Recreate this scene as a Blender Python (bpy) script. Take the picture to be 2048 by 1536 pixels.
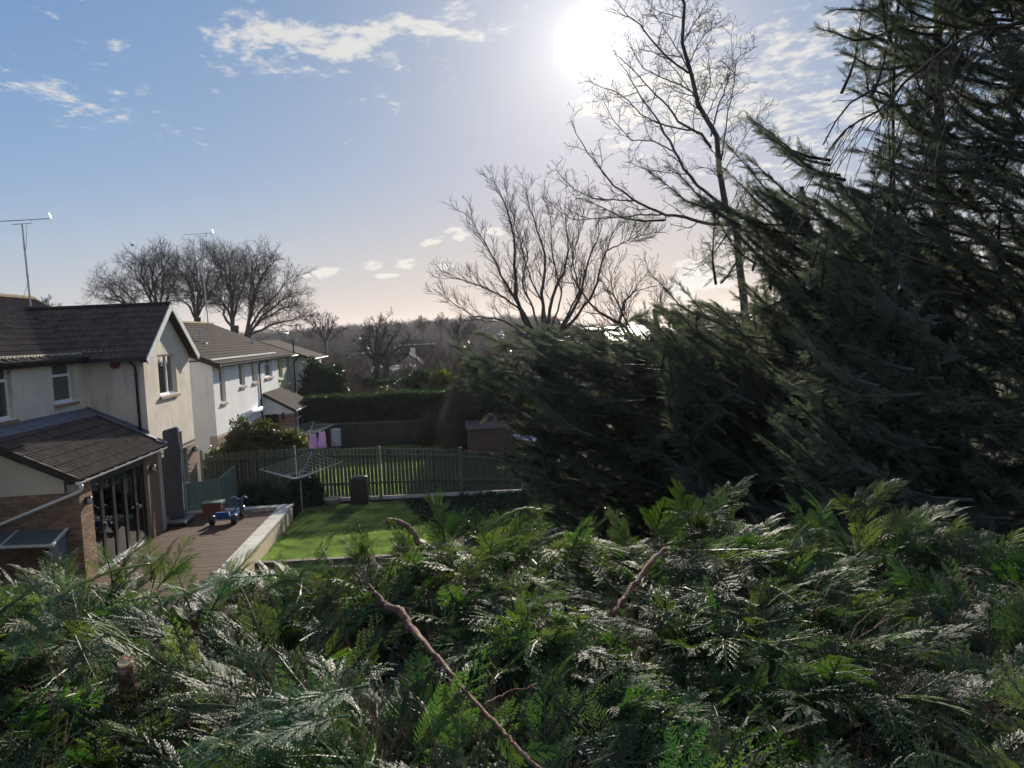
import bpy, math, random
import numpy as np
from mathutils import Vector, Matrix, Euler

for _o in list(bpy.data.objects):
    bpy.data.objects.remove(_o)
scene = bpy.context.scene
COL = scene.collection
R = random.Random(7)
rad = math.radians

# ------------------------------------------------------------------ camera
CAM = np.array([0.0, 0.0, 5.1])
# photographed view solved from the vanishing points of the house walls
FPX, CX, CY = 1538.0, 1024.0, 768.0
_A = np.array([890.0 - CX, CY - 667.0, -FPX]); _A /= np.linalg.norm(_A)
_U = np.cross(np.array([1, 0.047, 0.0]), _A); _U /= np.linalg.norm(_U)
if _U[1] < 0: _U = -_U
_B = np.cross(_A, _U)
CM = np.array([_B, _A, _U])          # world = CM @ camera

def ray(x, y):
    return CM @ np.array([x - CX, CY - y, -FPX])

def at(x, y, depth):
    """world point seen at photo position (x, y) on the plane Y = depth"""
    d = ray(x, y)
    return Vector(CAM + d * (depth / d[1]))

cam_data = bpy.data.cameras.new("camera")
cam = bpy.data.objects.new("camera", cam_data)
COL.objects.link(cam)
_m = Matrix([list(CM[0]) + [CAM[0]], list(CM[1]) + [CAM[1]], list(CM[2]) + [CAM[2]], [0, 0, 0, 1]])
cam.matrix_world = _m
cam_data.sensor_width = 36.0
cam_data.lens = 36.0 * FPX / 2048.0
cam_data.clip_start = 0.05
cam_data.clip_end = 20000
cam_data.dof.use_dof = True
cam_data.dof.focus_distance = 5.0
cam_data.dof.aperture_fstop = 10.0
scene.camera = cam

# ------------------------------------------------------------------ sun, sky, exposure
_s = ray(1190, 85); _s /= np.linalg.norm(_s)
SUN_EL = math.asin(_s[2]); SUN_AZ = math.atan2(_s[0], _s[1])     # azimuth from +Y towards +X
SUN = Vector(_s)
sun_data = bpy.data.lights.new("sun", 'SUN')
sun_data.energy = 3.0
sun_data.angle = rad(0.6)
sun_data.color = (1.0, 0.91, 0.78)
sun = bpy.data.objects.new("sun", sun_data)
COL.objects.link(sun)
sun.rotation_euler = SUN.to_track_quat('Z', 'Y').to_euler()

scene.view_settings.view_transform = 'Standard'
scene.view_settings.look = 'None'
scene.view_settings.exposure = EXPOSURE = 1.42
scene.view_settings.gamma = 1
scene.view_settings.use_curve_mapping = False
scene.render.engine = 'CYCLES'
scene.cycles.use_denoising = True
scene.cycles.max_bounces = 9
scene.cycles.diffuse_bounces = 6
scene.cycles.glossy_bounces = 3
scene.cycles.transmission_bounces = 4
scene.cycles.transparent_max_bounces = 6
scene.cycles.volume_bounces = 0
scene.cycles.caustics_reflective = False
scene.cycles.caustics_refractive = False
scene.cycles.sample_clamp_indirect = 4.0

world = bpy.data.worlds.new("World")
scene.world = world
world.use_nodes = True

class NT:
    """tiny node-tree writer"""
    def __init__(self, tree):
        self.t = tree; self.n = tree.nodes; self.l = tree.links
    def new(self, kind, **kw):
        nd = self.n.new(kind)
        for k, v in kw.items(): setattr(nd, k, v)
        return nd
    def put(self, sock, val):
        if isinstance(val, bpy.types.NodeSocket): self.l.new(val, sock)
        else: sock.default_value = val
    def math(self, op, a, b=0.0, c=None, clamp=False):
        nd = self.new('ShaderNodeMath', operation=op, use_clamp=clamp)
        self.put(nd.inputs[0], a); self.put(nd.inputs[1], b)
        if c is not None: self.put(nd.inputs[2], c)
        return nd.outputs[0]
    def vmath(self, op, a, b=None, scale=None):
        nd = self.new('ShaderNodeVectorMath', operation=op)
        self.put(nd.inputs[0], a)
        if b is not None: self.put(nd.inputs[1], b)
        if scale is not None: self.put(nd.inputs['Scale'], scale)
        return nd.outputs['Value'] if op in ('DOT_PRODUCT', 'LENGTH', 'DISTANCE') else nd.outputs[0]
    def mix(self, f, a, b, blend='MIX'):
        nd = self.new('ShaderNodeMix', data_type='RGBA', blend_type=blend)
        self.put(nd.inputs[0], f); self.put(nd.inputs[6], a); self.put(nd.inputs[7], b)
        return nd.outputs[2]
    def noise(self, vec, scale, detail=4, rough=0.55, dist=0.0):
        nd = self.new('ShaderNodeTexNoise')
        if vec is not None: self.l.new(vec, nd.inputs['Vector'])
        nd.inputs['Scale'].default_value = scale; nd.inputs['Detail'].default_value = detail
        nd.inputs['Roughness'].default_value = rough; nd.inputs['Distortion'].default_value = dist
        return nd.outputs['Fac']
    def smooth(self, v, a, b, lo=0.0, hi=1.0):
        nd = self.new('ShaderNodeMapRange', interpolation_type='SMOOTHSTEP')
        self.put(nd.inputs[0], v); self.put(nd.inputs[1], a); self.put(nd.inputs[2], b)
        self.put(nd.inputs[3], lo); self.put(nd.inputs[4], hi)
        return nd.outputs[0]

def build_world():
    T = NT(world.node_tree)
    T.n.clear()
    sky = T.new('ShaderNodeTexSky', sky_type='NISHITA', sun_disc=False)
    sky.sun_elevation = SUN_EL; sky.sun_rotation = SUN_AZ
    sky.altitude = 30; sky.air_density = 1.0; sky.dust_density = 0.2; sky.ozone_density = 2.0
    tc = T.new('ShaderNodeTexCoord')
    d = T.vmath('NORMALIZE', tc.outputs['Generated'])
    sep = T.new('ShaderNodeSeparateXYZ'); T.l.new(d, sep.inputs[0])
    z = sep.outputs[2]
    # the phone's tone curve compresses the sky: softer version of the Nishita radiance
    k = T.vmath('ADD', T.vmath('MULTIPLY', sky.outputs[0], SKY_SOFT), (1, 1, 1))
    base = T.vmath('MULTIPLY', T.vmath('DIVIDE', sky.outputs[0], k), SKY_TINT)
    # thin warm band of winter haze on the horizon
    # aureole round the sun
    cs = T.vmath('DOT_PRODUCT', d, tuple(SUN))
    ang = T.math('ARCCOSINE', T.math('MINIMUM', cs, 0.999999))
    near = T.math('EXPONENT', T.math('MULTIPLY', ang, -1 / 0.6))
    band = T.math('MULTIPLY', T.smooth(z, 0.0, 0.22, 1.0, 0.0), T.math('ADD', 0.08, near))
    base = T.mix(T.math('MULTIPLY', band, HORIZON_MIX), base, HORIZON_COL)
    au = T.math('EXPONENT', T.math('MULTIPLY', ang, -1 / 0.09))
    au2 = T.math('EXPONENT', T.math('MULTIPLY', ang, -1 / 0.42))
    core = T.math('POWER', T.smooth(ang, 0.010, 0.066, 1.0, 0.0), 2.6)
    veil = T.math('EXPONENT', T.math('MULTIPLY', ang, -1 / 0.35))
    base = T.mix(veil, base, T.vmath('MULTIPLY', base, (0.65, 0.64, 0.54)))
    g = T.math('ADD', T.math('MULTIPLY', au, AU1), T.math('MULTIPLY', au2, AU2))
    glow = T.vmath('SCALE', (1.0, 0.965, 0.93), scale=g)
    base = T.vmath('ADD', base, glow)
    # high broken cloud
    zz = T.math('MAXIMUM', z, 0.04)
    comb = T.new('ShaderNodeCombineXYZ')
    T.put(comb.inputs[0], T.math('DIVIDE', sep.outputs[0], zz)); T.put(comb.inputs[1], T.math('DIVIDE', sep.outputs[1], zz))
    mp = T.new('ShaderNodeMapping'); T.l.new(comb.outputs[0], mp.inputs[0])
    mp.inputs['Rotation'].default_value = (0, 0, rad(24)); mp.inputs['Scale'].default_value = (1.15, 0.85, 1.0)
    nz = T.math('ADD', T.math('MULTIPLY', T.noise(mp.outputs[0], 3.2, 8, 0.66, 0.3), 0.55), T.math('MULTIPLY', T.noise(mp.outputs[0], 9.0, 6, 0.6, 0.2), 0.45))
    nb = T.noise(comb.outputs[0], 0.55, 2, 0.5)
    def blob(px, py, rx, ry, tilt=0.0):
        c = ray(px, py); c /= np.linalg.norm(c)
        r = ray(px + 10, py - 10 * math.tan(rad(tilt))); r /= np.linalg.norm(r)
        u = r - c; u -= c * np.dot(u, c); u /= np.linalg.norm(u); v = np.cross(u, c)
        a = T.math('MULTIPLY', T.math('SUBTRACT', T.vmath('DOT_PRODUCT', d, tuple(u)), float(np.dot(u, c))), FPX / rx)
        b = T.math('MULTIPLY', T.math('SUBTRACT', T.vmath('DOT_PRODUCT', d, tuple(v)), float(np.dot(v, c))), FPX / ry)
        q = T.math('SQRT', T.math('ADD', T.math('MULTIPLY', a, a), T.math('MULTIPLY', b, b)))
        return T.smooth(q, 0.25, 1.25, 1.0, 0.0)
    def union(L):
        o = L[0]
        for x in L[1:]: o = T.math('MAXIMUM', o, x)
        return o
    strong = union([blob(650, 62, 300, 50, -3), blob(1700, 170, 520, 230, 8), blob(1900, 60, 260, 160, 0)])
    weak = union([blob(240, 145, 110, 36, -38), blob(640, 130, 330, 75, -8), blob(150, 190, 300, 75, -12), blob(950, 40, 170, 60), blob(0, 120, 60, 40), blob(1280, 200, 200, 90, 5), blob(170, 95, 110, 22)])
    behind = T.math('MULTIPLY', T.smooth(nb, 0.38, 0.55), T.smooth(sep.outputs[1], -0.2, 0.1, 1.0, 0.0))  # unseen cloud behind the camera, added to brighten the shaded walls
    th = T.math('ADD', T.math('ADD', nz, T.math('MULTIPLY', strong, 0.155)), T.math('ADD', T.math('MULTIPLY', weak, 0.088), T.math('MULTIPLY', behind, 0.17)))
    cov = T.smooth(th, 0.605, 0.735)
    # small low cumulus puffs near the horizon
    mp2 = T.new('ShaderNodeMapping'); T.l.new(d, mp2.inputs[0]); mp2.inputs['Scale'].default_value = (1, 1, 2.6)
    n2 = T.noise(mp2.outputs[0], 24.0, 7, 0.72, 0.4)
    low = union([blob(870, 480, 62, 14, 20), blob(905, 468, 52, 20, 5), blob(748, 532, 40, 17, 8), blob(765, 552, 50, 8), blob(818, 526, 40, 18, 14), blob(650, 544, 40, 16, 6), blob(620, 552, 30, 7), blob(885, 534, 34, 10),
                 blob(1400, 560, 160, 60, 8), blob(985, 462, 45, 14), blob(1540, 330, 60, 8, 3)])
    cov2 = T.smooth(T.math('ADD', T.math('MULTIPLY', low, 0.36), n2), 0.74, 0.86)
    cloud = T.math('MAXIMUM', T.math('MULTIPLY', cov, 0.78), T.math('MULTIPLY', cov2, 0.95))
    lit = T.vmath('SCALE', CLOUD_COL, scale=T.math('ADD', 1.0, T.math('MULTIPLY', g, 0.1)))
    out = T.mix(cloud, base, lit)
    out = T.vmath('ADD', out, T.vmath('SCALE', (1.0, 0.99, 0.96), scale=T.math('MULTIPLY', core, SUNCORE)))
    bg = T.new('ShaderNodeBackground'); T.l.new(out, bg.inputs[0]); bg.inputs[1].default_value = 0.05
    wo = T.new('ShaderNodeOutputWorld'); T.l.new(bg.outputs[0], wo.inputs[0])

# colours below are multiplied by the background strength
SKY_SOFT = (0.06, 0.150, 0.26)
SKY_TINT = (0.78, 1.13, 2.02)
HORIZON_MIX, HORIZON_COL = 0.75, (5.4, 5.0, 3.5, 1)
AU1, AU2, SUNCORE = 7.0, 0.15, 10.0
CLOUD_COL = (6.2, 6.0, 5.5)
build_world()

# ------------------------------------------------------------------ mesh helpers
class MB:
    def __init__(self):
        self.v = []; self.f = []; self.m = []; self.nv = 0
    def add(self, verts, faces, mi=0):
        b = self.nv
        verts = np.asarray(verts, dtype=np.float32).reshape(-1, 3)
        self.v.append(verts); self.nv += len(verts)
        self.f.extend([tuple(i + b for i in fc) for fc in faces])
        self.m.extend([mi] * len(faces))
        return self
    def box(self, x0, x1, y0, y1, z0, z1, mi=0):
        v = [(x0,y0,z0),(x1,y0,z0),(x1,y1,z0),(x0,y1,z0),(x0,y0,z1),(x1,y0,z1),(x1,y1,z1),(x0,y1,z1)]
        return self.add(v, [(0,3,2,1),(4,5,6,7),(0,1,5,4),(1,2,6,5),(2,3,7,6),(3,0,4,7)], mi)
    def obox(self, c, ax, ay, az, mi=0):
        """box from centre and three half-axis vectors"""
        c, ax, ay, az = [np.array(q, dtype=float) for q in (c, ax, ay, az)]
        v = [c + sx*ax + sy*ay + sz*az for sz in (-1,1) for sy in (-1,1) for sx in (-1,1)]
        v = [v[0], v[1], v[3], v[2], v[4], v[5], v[7], v[6]]
        return self.add(v, [(0,3,2,1),(4,5,6,7),(0,1,5,4),(1,2,6,5),(2,3,7,6),(3,0,4,7)], mi)
    def bar(self, p, q, w, h, up=(0,0,1), mi=0):
        p, q, up = np.array(p, float), np.array(q, float), np.array(up, float)
        d = q - p; L = np.linalg.norm(d); d /= L
        s = np.cross(d, up); s /= np.linalg.norm(s); u = np.cross(s, d)
        return self.obox((p+q)/2, s*w/2, d*L/2, u*h/2, mi)
    def tube(self, pts, rs, n=6, mi=0, cap=True):
        pts = np.asarray(pts, dtype=float); k = len(pts)
        rs = np.full(k, rs, dtype=float) if np.isscalar(rs) else np.asarray(rs, dtype=float)
        t = np.empty_like(pts); t[1:-1] = pts[2:] - pts[:-2]; t[0] = pts[1]-pts[0]; t[-1] = pts[-1]-pts[-2]
        t /= np.maximum(np.linalg.norm(t, axis=1, keepdims=True), 1e-9)
        m = pts[-1]-pts[0]; a = np.array([0,0,1.0]) if abs(m[2]) < 0.8*np.linalg.norm(m) else np.array([1.0,0.2,0])
        s = np.cross(t, a); s /= np.maximum(np.linalg.norm(s, axis=1, keepdims=True), 1e-9)
        u = np.cross(s, t)
        th = np.arange(n) * 2*math.pi/n
        ring = pts[:,None,:] + rs[:,None,None]*(np.cos(th)[None,:,None]*s[:,None,:] + np.sin(th)[None,:,None]*u[:,None,:])
        fs = []
        for i in range(k-1):
            for j in range(n):
                j2 = (j+1) % n
                fs.append((i*n+j, i*n+j2, (i+1)*n+j2, (i+1)*n+j))
        if cap:
            fs.append(tuple(range(n-1, -1, -1))); fs.append(tuple((k-1)*n + j for j in range(n)))
        return self.add(ring.reshape(-1,3), fs, mi)
    def lathe(self, prof, c=(0,0,0), n=20, mi=0):
        """profile of (radius, z) turned about the z axis"""
        v = [(c[0]+r*math.cos(2*math.pi*j/n), c[1]+r*math.sin(2*math.pi*j/n), c[2]+z) for r, z in prof for j in range(n)]
        fs = [(i*n+j, i*n+(j+1)%n, (i+1)*n+(j+1)%n, (i+1)*n+j) for i in range(len(prof)-1) for j in range(n)]
        return self.add(v, fs, mi)
    def prism(self, poly, vec, mi=0):
        """planar polygon (3-d points) pushed along vec"""
        n = len(poly); vec = np.array(vec, float)
        p = [np.array(q, float) for q in poly]
        v = p + [q + vec for q in p]
        fs = [tuple(range(n-1,-1,-1)), tuple(range(n, 2*n))] + [(i,(i+1)%n,n+(i+1)%n,n+i) for i in range(n)]
        return self.add(v, fs, mi)
    def mesh(self, name, mats, smooth=False):
        me = bpy.data.meshes.new(name)
        V = np.concatenate(self.v) if self.v else np.zeros((0,3))
        me.from_pydata(V.tolist(), [], self.f)
        for m in (mats if isinstance(mats, (list, tuple)) else [mats]): me.materials.append(m)
        if isinstance(mats, (list, tuple)) and len(mats) > 1:
            me.polygons.foreach_set('material_index', np.array(self.m, dtype=np.int32))
        if smooth: me.polygons.foreach_set('use_smooth', [True]*len(me.polygons))
        me.update()
        return me

def link(name, me, parent=None, loc=None):
    o = bpy.data.objects.new(name, me)
    COL.objects.link(o)
    if loc is not None: o.location = loc
    if parent is not None: put_under(o, parent)
    return o

def world_loc(p):
    l = Vector(p.location)
    while p.parent is not None:
        l += p.matrix_parent_inverse.translation; p = p.parent; l += Vector(p.location)
    return l

def put_under(o, parent):
    o.parent = parent
    o.matrix_parent_inverse = Matrix.Translation(-world_loc(parent))

def part(name, mb, mats, parent, smooth=False, label=None, kind=None):
    o = link(name, mb.mesh(name, mats, smooth), parent)
    if label: o['label'] = label
    if kind: o['kind'] = kind
    return o

def tag(o, label, cat, group=None, kind=None):
    o['label'] = label; o['category'] = cat
    if group: o['group'] = group
    if kind: o['kind'] = kind
    return o

def thing(name, loc, label, cat, group=None):
    o = bpy.data.objects.new(name, None); o.empty_display_size = 0.2
    COL.objects.link(o); o.location = loc
    return tag(o, label, cat, group)

def struct(name, mb, mats, smooth=False):
    o = link(name, mb.mesh(name, mats, smooth)); o['kind'] = 'structure'
    return o

def copy_tree(o, loc, label=None):
    c = o.copy(); COL.objects.link(c); c.location = loc
    if label: c['label'] = label
    for ch in o.children:
        k = ch.copy(); COL.objects.link(k); k.parent = c; k.matrix_parent_inverse = ch.matrix_parent_inverse.copy()
        for g in ch.children:
            q = g.copy(); COL.objects.link(q); q.parent = k; q.matrix_parent_inverse = g.matrix_parent_inverse.copy()
    return c

# ------------------------------------------------------------------ materials
def mat(name, col, rough=0.7, var=0.18, scale=6.0, bump=0.0, bscale=40.0, metal=0.0, spec=0.4, rnd=0.0, col2=None,
        spots=None, trans=0.0, detail=5, stretch=(1,1,1), leaf=False, bdist=0.01, streak=None, ttint=(1.5, 1.7, 0.55)):
    m = bpy.data.materials.new(name); m.use_nodes = True
    T = NT(m.node_tree); T.n.clear()
    out = T.new('ShaderNodeOutputMaterial')
    b = T.new('ShaderNodeBsdfPrincipled')
    geo = T.new('ShaderNodeNewGeometry')
    mp = T.new('ShaderNodeMapping'); T.l.new(geo.outputs['Position'], mp.inputs[0]); mp.inputs['Scale'].default_value = stretch
    pos = mp.outputs[0]
    n = T.noise(pos, scale, detail, 0.6)
    c = np.array(col[:3]); c2 = np.array(col2[:3]) if col2 else c * (1 + var)
    c1 = c if col2 else c * (1 - var)
    f = T.smooth(n, 0.3, 0.7)
    cc = T.mix(f, (*c1, 1), (*c2, 1))
    if spots:       # (colour, scale, threshold, amount)
        n3 = T.noise(pos, spots[1], 3, 0.5)
        cc = T.mix(T.math('MULTIPLY', T.smooth(n3, spots[2], spots[2] + 0.06), spots[3]), cc, (*spots[0], 1))
    if streak:      # damp runs down a wall
        mp3 = T.new('ShaderNodeMapping'); T.l.new(geo.outputs['Position'], mp3.inputs[0]); mp3.inputs['Scale'].default_value = (3.2, 3.2, 0.45)
        n4 = T.noise(mp3.outputs[0], 1.6, 5, 0.65); n5 = T.noise(geo.outputs['Position'], 0.7, 3, 0.5)
        k4 = T.math('MULTIPLY', T.math('MULTIPLY', T.smooth(n4, 0.48, 0.68), T.smooth(n5, 0.40, 0.62)), streak[1])
        cc = T.mix(k4, cc, (*streak[0], 1))
    if rnd:
        oi = T.new('ShaderNodeObjectInfo')
        k = T.math('ADD', 1 - rnd, T.math('MULTIPLY', oi.outputs['Random'], 2 * rnd))
        cc = T.vmath('SCALE', cc, scale=k)
        if leaf:
            h = T.new('ShaderNodeHueSaturation'); T.l.new(cc, h.inputs['Color'])
            r2 = T.math('FRACT', T.math('MULTIPLY', oi.outputs['Random'], 17.31))
            T.put(h.inputs['Hue'], T.math('ADD', 0.47, T.math('MULTIPLY', r2, 0.06)))
            T.put(h.inputs['Saturation'], T.math('ADD', 0.75, T.math('MULTIPLY', r2, 0.4)))
            cc = h.outputs[0]
    T.put(b.inputs['Base Color'], cc)
    b.inputs['Roughness'].default_value = rough; b.inputs['Metallic'].default_value = metal
    b.inputs['Specular IOR Level'].default_value = spec
    if bump:
        bn = T.new('ShaderNodeBump'); bn.inputs['Strength'].default_value = bump; bn.inputs['Distance'].default_value = bdist
        T.l.new(T.noise(pos, bscale, 4, 0.6), bn.inputs['Height']); T.l.new(bn.outputs[0], b.inputs['Normal'])
    sh = b.outputs[0]
    if trans:
        tr = T.new('ShaderNodeBsdfTranslucent')
        T.put(tr.inputs[0], T.vmath('MULTIPLY', cc, ttint))
        mx = T.new('ShaderNodeMixShader'); mx.inputs[0].default_value = trans
        T.l.new(sh, mx.inputs[1]); T.l.new(tr.outputs[0], mx.inputs[2]); sh = mx.outputs[0]
    T.l.new(sh, out.inputs[0])
    return m

def glass_mat(name, tint=(0.02, 0.025, 0.03), rough=0.02):
    m = bpy.data.materials.new(name); m.use_nodes = True
    b = m.node_tree.nodes['Principled BSDF']
    b.inputs['Base Color'].default_value = (*tint, 1); b.inputs['Roughness'].default_value = rough
    b.inputs['Specular IOR Level'].default_value = 0.9
    b.inputs['Coat Weight'].default_value = 0.6; b.inputs['Coat Roughness'].default_value = 0.02
    return m

def pane_mat(name):
    """see-through window glass"""
    m = bpy.data.materials.new(name); m.use_nodes = True
    T = NT(m.node_tree); T.n.clear()
    out = T.new('ShaderNodeOutputMaterial')
    gl = T.new('ShaderNodeBsdfGlossy'); gl.inputs['Roughness'].default_value = 0.01
    tr = T.new('ShaderNodeBsdfTransparent'); tr.inputs[0].default_value = (0.78, 0.82, 0.8, 1)
    fr = T.new('ShaderNodeFresnel'); fr.inputs[0].default_value = 1.6
    mx = T.new('ShaderNodeMixShader')
    T.put(mx.inputs[0], T.math('MULTIPLY', fr.outputs[0], 1.6, clamp=True)); T.l.new(tr.outputs[0], mx.inputs[1]); T.l.new(gl.outputs[0], mx.inputs[2])
    T.l.new(mx.outputs[0], out.inputs[0])
    return m

M = {}
M['render'] = mat('cream_roughcast', (0.72, 0.65, 0.54), 0.9, 0.10, 1.3, 0.9, 38, spec=0.2, spots=((0.36, 0.30, 0.23), 22, 0.60, 0.45), bdist=0.03, streak=((0.34, 0.31, 0.25), 0.55))
M['render2'] = mat('white_painted_render', (0.80, 0.79, 0.77), 0.85, 0.04, 1.5, 0.4, 45, spec=0.2, streak=((0.50, 0.49, 0.44), 0.4))
M['render3'] = mat('yellow_cream_render', (0.58, 0.55, 0.38), 0.85, 0.08, 2.0, 0.3, 40, spec=0.2)
M['smooth_render'] = mat('smooth_cream_render', (0.60, 0.54, 0.44), 0.8, 0.06, 2.0, 0.2, 30, spec=0.2)
M['mortar'] = mat('pale_mortar', (0.42, 0.37, 0.30), 0.95, 0.15, 20, 0.3, 80, spec=0.1)
M['brick'] = mat('buff_brown_brick', (0.26, 0.17, 0.115), 0.9, 0.25, 14, 0.5, 60, spec=0.15, rnd=0.28)
M['tile'] = mat('brown_concrete_tile', (0.092, 0.072, 0.060), 0.95, 0.25, 5, 0.5, 60, spec=0.1, rnd=0.16, spots=((0.30, 0.29, 0.25), 9.0, 0.70, 0.55))
M['tile2'] = mat('dark_brown_tile', (0.043, 0.033, 0.029), 0.97, 0.2, 3, 0.4, 50, spec=0.06, spots=((0.2, 0.18, 0.13), 5.0, 0.68, 0.4))
M['lead'] = mat('lead_flashing', (0.13, 0.15, 0.18), 0.6, 0.2, 4, 0.2, 20, spec=0.4)
M['mossy'] = mat('mossy_ridge_tile', (0.20, 0.15, 0.07), 0.95, 0.3, 7, 0.5, 50)
M['upvc'] = mat('white_upvc', (0.80, 0.80, 0.80), 0.35, 0.03, 2, spec=0.5)
M['black_plastic'] = mat('black_plastic', (0.018, 0.019, 0.022), 0.4, 0.1, 4, spec=0.5)
M['grey_alu'] = mat('anthracite_aluminium', (0.020, 0.025, 0.034), 0.35, 0.1, 3, spec=0.5)
M['glass'] = glass_mat('dark_window_glass')
M['pane'] = pane_mat('clear_door_glass')
M['room'] = mat('room_plaster', (0.40, 0.36, 0.31), 0.9, 0.1, 2)
M['sill'] = mat('brown_clay_sill', (0.25, 0.17, 0.10), 0.8, 0.2, 8, 0.2)
M['barge'] = mat('weathered_white_board', (0.50, 0.53, 0.50), 0.7, 0.18, 5, 0.2, 30)
M['dark_wood'] = mat('dark_stained_timber', (0.035, 0.028, 0.024), 0.8, 0.2, 9, 0.3, 30)
M['red'] = mat('red_alarm_box', (0.20, 0.025, 0.02), 0.5, 0.1, 5)
M['chrome'] = mat('bright_metal', (0.65, 0.65, 0.66), 0.25, 0.05, 5, metal=1.0)
M['metal'] = mat('galvanised_metal', (0.42, 0.43, 0.45), 0.4, 0.15, 9, metal=0.8)
M['deck'] = mat('brown_deck_board', (0.100, 0.062, 0.040), 0.75, 0.32, 3, 0.25, 25, spec=0.2, rnd=0.10, stretch=(0.4, 8, 1))
M['coping'] = mat('pale_coping_stone', (0.50, 0.48, 0.43), 0.8, 0.10, 3, 0.2, 30, rnd=0.08, spots=((0.30, 0.30, 0.24), 5, 0.58, 0.5))
M['cream_board'] = mat('cream_painted_block', (0.56, 0.47, 0.30), 0.8, 0.10, 3, 0.3, 18, rnd=0.05)
M['sleeper'] = mat('grey_brown_sleeper', (0.13, 0.10, 0.08), 0.8, 0.3, 4, 0.4, 20, stretch=(1, 8, 8))
M['fence'] = mat('weathered_green_grey_timber', (0.082, 0.095, 0.070), 0.85, 0.22, 5, 0.4, 30, rnd=0.16, stretch=(6, 6, 0.8))
M['fence_dark'] = mat('dark_brown_timber', (0.050, 0.045, 0.042), 0.85, 0.2, 5, 0.3, 30, rnd=0.2, stretch=(6, 6, 0.8))
M['post'] = mat('concrete_fence_post', (0.12, 0.13, 0.10), 0.9, 0.15, 8, 0.3, 40)
M['screen'] = mat('sage_painted_board', (0.13, 0.18, 0.145), 0.7, 0.1, 5, 0.2, 20, rnd=0.08)
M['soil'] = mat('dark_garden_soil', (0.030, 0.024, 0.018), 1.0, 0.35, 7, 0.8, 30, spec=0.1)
M['ground'] = mat('rough_grass_ground', (0.055, 0.060, 0.030), 1.0, 0.35, 0.6, 0.5, 6, spec=0.1, col2=(0.10, 0.085, 0.05))
M['lawn'] = mat('lawn_grass', (0.13, 0.145, 0.06), 0.9, 0.25, 3, 0.6, 60, spec=0.15, col2=(0.115, 0.19, 0.035))
M['blade'] = mat('grass_blade', (0.22, 0.285, 0.12), 0.6, 0.38, 1.3, spec=0.3, rnd=0.25, trans=0.42, ttint=(1.15, 1.35, 0.75))
M['parasol'] = mat('charcoal_parasol_cover', (0.070, 0.070, 0.085), 0.8, 0.12, 6, 0.3, 15)
M['stone_base'] = mat('grey_stone_base', (0.20, 0.20, 0.21), 0.45, 0.15, 7, 0.1, 20)
M['blue'] = mat('blue_plastic', (0.02, 0.14, 0.38), 0.4, 0.06, 5, spec=0.5)
M['navy'] = mat('dark_blue_metal', (0.02, 0.05, 0.10), 0.4, 0.1, 5)
M['terracotta'] = mat('faded_red_brown_box', (0.20, 0.06, 0.035), 0.7, 0.2, 6)
M['water_butt'] = mat('grey_white_water_butt', (0.42, 0.43, 0.45), 0.55, 0.1, 4)
M['teal'] = mat('teal_plastic', (0.04, 0.15, 0.15), 0.5, 0.1, 4)
M['lilac'] = mat('lilac_cotton', (0.44, 0.31, 0.74), 0.85, 0.06, 6, 0.2, 12, trans=0.25)
M['cloth'] = mat('beige_cloth', (0.55, 0.45, 0.34), 0.85, 0.08, 6, trans=0.25)
M['stone_pot'] = mat('pale_stone_pot', (0.30, 0.28, 0.22), 0.9, 0.2, 8, 0.4)
M['line'] = mat('washing_line', (0.55, 0.58, 0.50), 0.5, 0.05, 5)
M['bark'] = mat('grey_brown_bark', (0.085, 0.072, 0.062), 0.9, 0.3, 9, 0.7, 25, spec=0.25, bdist=0.03)
M['bark_far'] = mat('dark_winter_bark', (0.095, 0.08, 0.075), 0.95, 0.25, 2, spec=0.1)
M['bark_red'] = mat('red_brown_cypress_bark', (0.19, 0.095, 0.060), 0.8, 0.4, 30, 1.0, 110, spec=0.35, stretch=(1, 1, 1), spots=((0.32, 0.24, 0.18), 30, 0.58, 0.6))
M['twig_green'] = mat('yellow_green_young_stem', (0.20, 0.22, 0.06), 0.5, 0.25, 20, spec=0.4)
M['cutwood'] = mat('fresh_cut_wood', (0.62, 0.45, 0.24), 0.7, 0.12, 60, 0.2, 90)
M['twig'] = mat('dark_twig', (0.060, 0.048, 0.042), 0.7, 0.2, 4, spec=0.4)
M['twig_red'] = mat('russet_winter_twig', (0.150, 0.108, 0.088), 0.8, 0.3, 3, spec=0.3, rnd=0.2)
M['wood_far'] = mat('far_winter_woodland_twig', (0.095, 0.075, 0.068), 0.95, 0.3, 0.05, spec=0.1, rnd=0.35)
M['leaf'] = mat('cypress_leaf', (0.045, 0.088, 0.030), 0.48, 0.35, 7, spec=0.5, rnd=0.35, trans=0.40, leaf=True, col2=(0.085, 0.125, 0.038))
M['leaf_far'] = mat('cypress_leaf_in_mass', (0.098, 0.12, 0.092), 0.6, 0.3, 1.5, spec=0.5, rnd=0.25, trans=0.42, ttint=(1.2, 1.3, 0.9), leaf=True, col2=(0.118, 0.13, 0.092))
M['leaf_dark'] = mat('dark_evergreen_leaf', (0.030, 0.055, 0.026), 0.35, 0.3, 3, spec=0.5, rnd=0.35, trans=0.2, leaf=True)
M['leaf_olive'] = mat('olive_shrub_leaf', (0.075, 0.078, 0.034), 0.4, 0.3, 3, spec=0.5, rnd=0.35, trans=0.3, leaf=True)
M['leaf_yellow'] = mat('yellow_green_shrub_leaf', (0.14, 0.14, 0.03), 0.6, 0.3, 3, rnd=0.3, trans=0.35, leaf=True)
M['hedge_dark'] = mat('hedge_shade_core', (0.012, 0.018, 0.010), 1.0, 0.3, 5, spec=0.0)  # near-black colour painted for the shade inside hedges and shrubs

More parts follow.
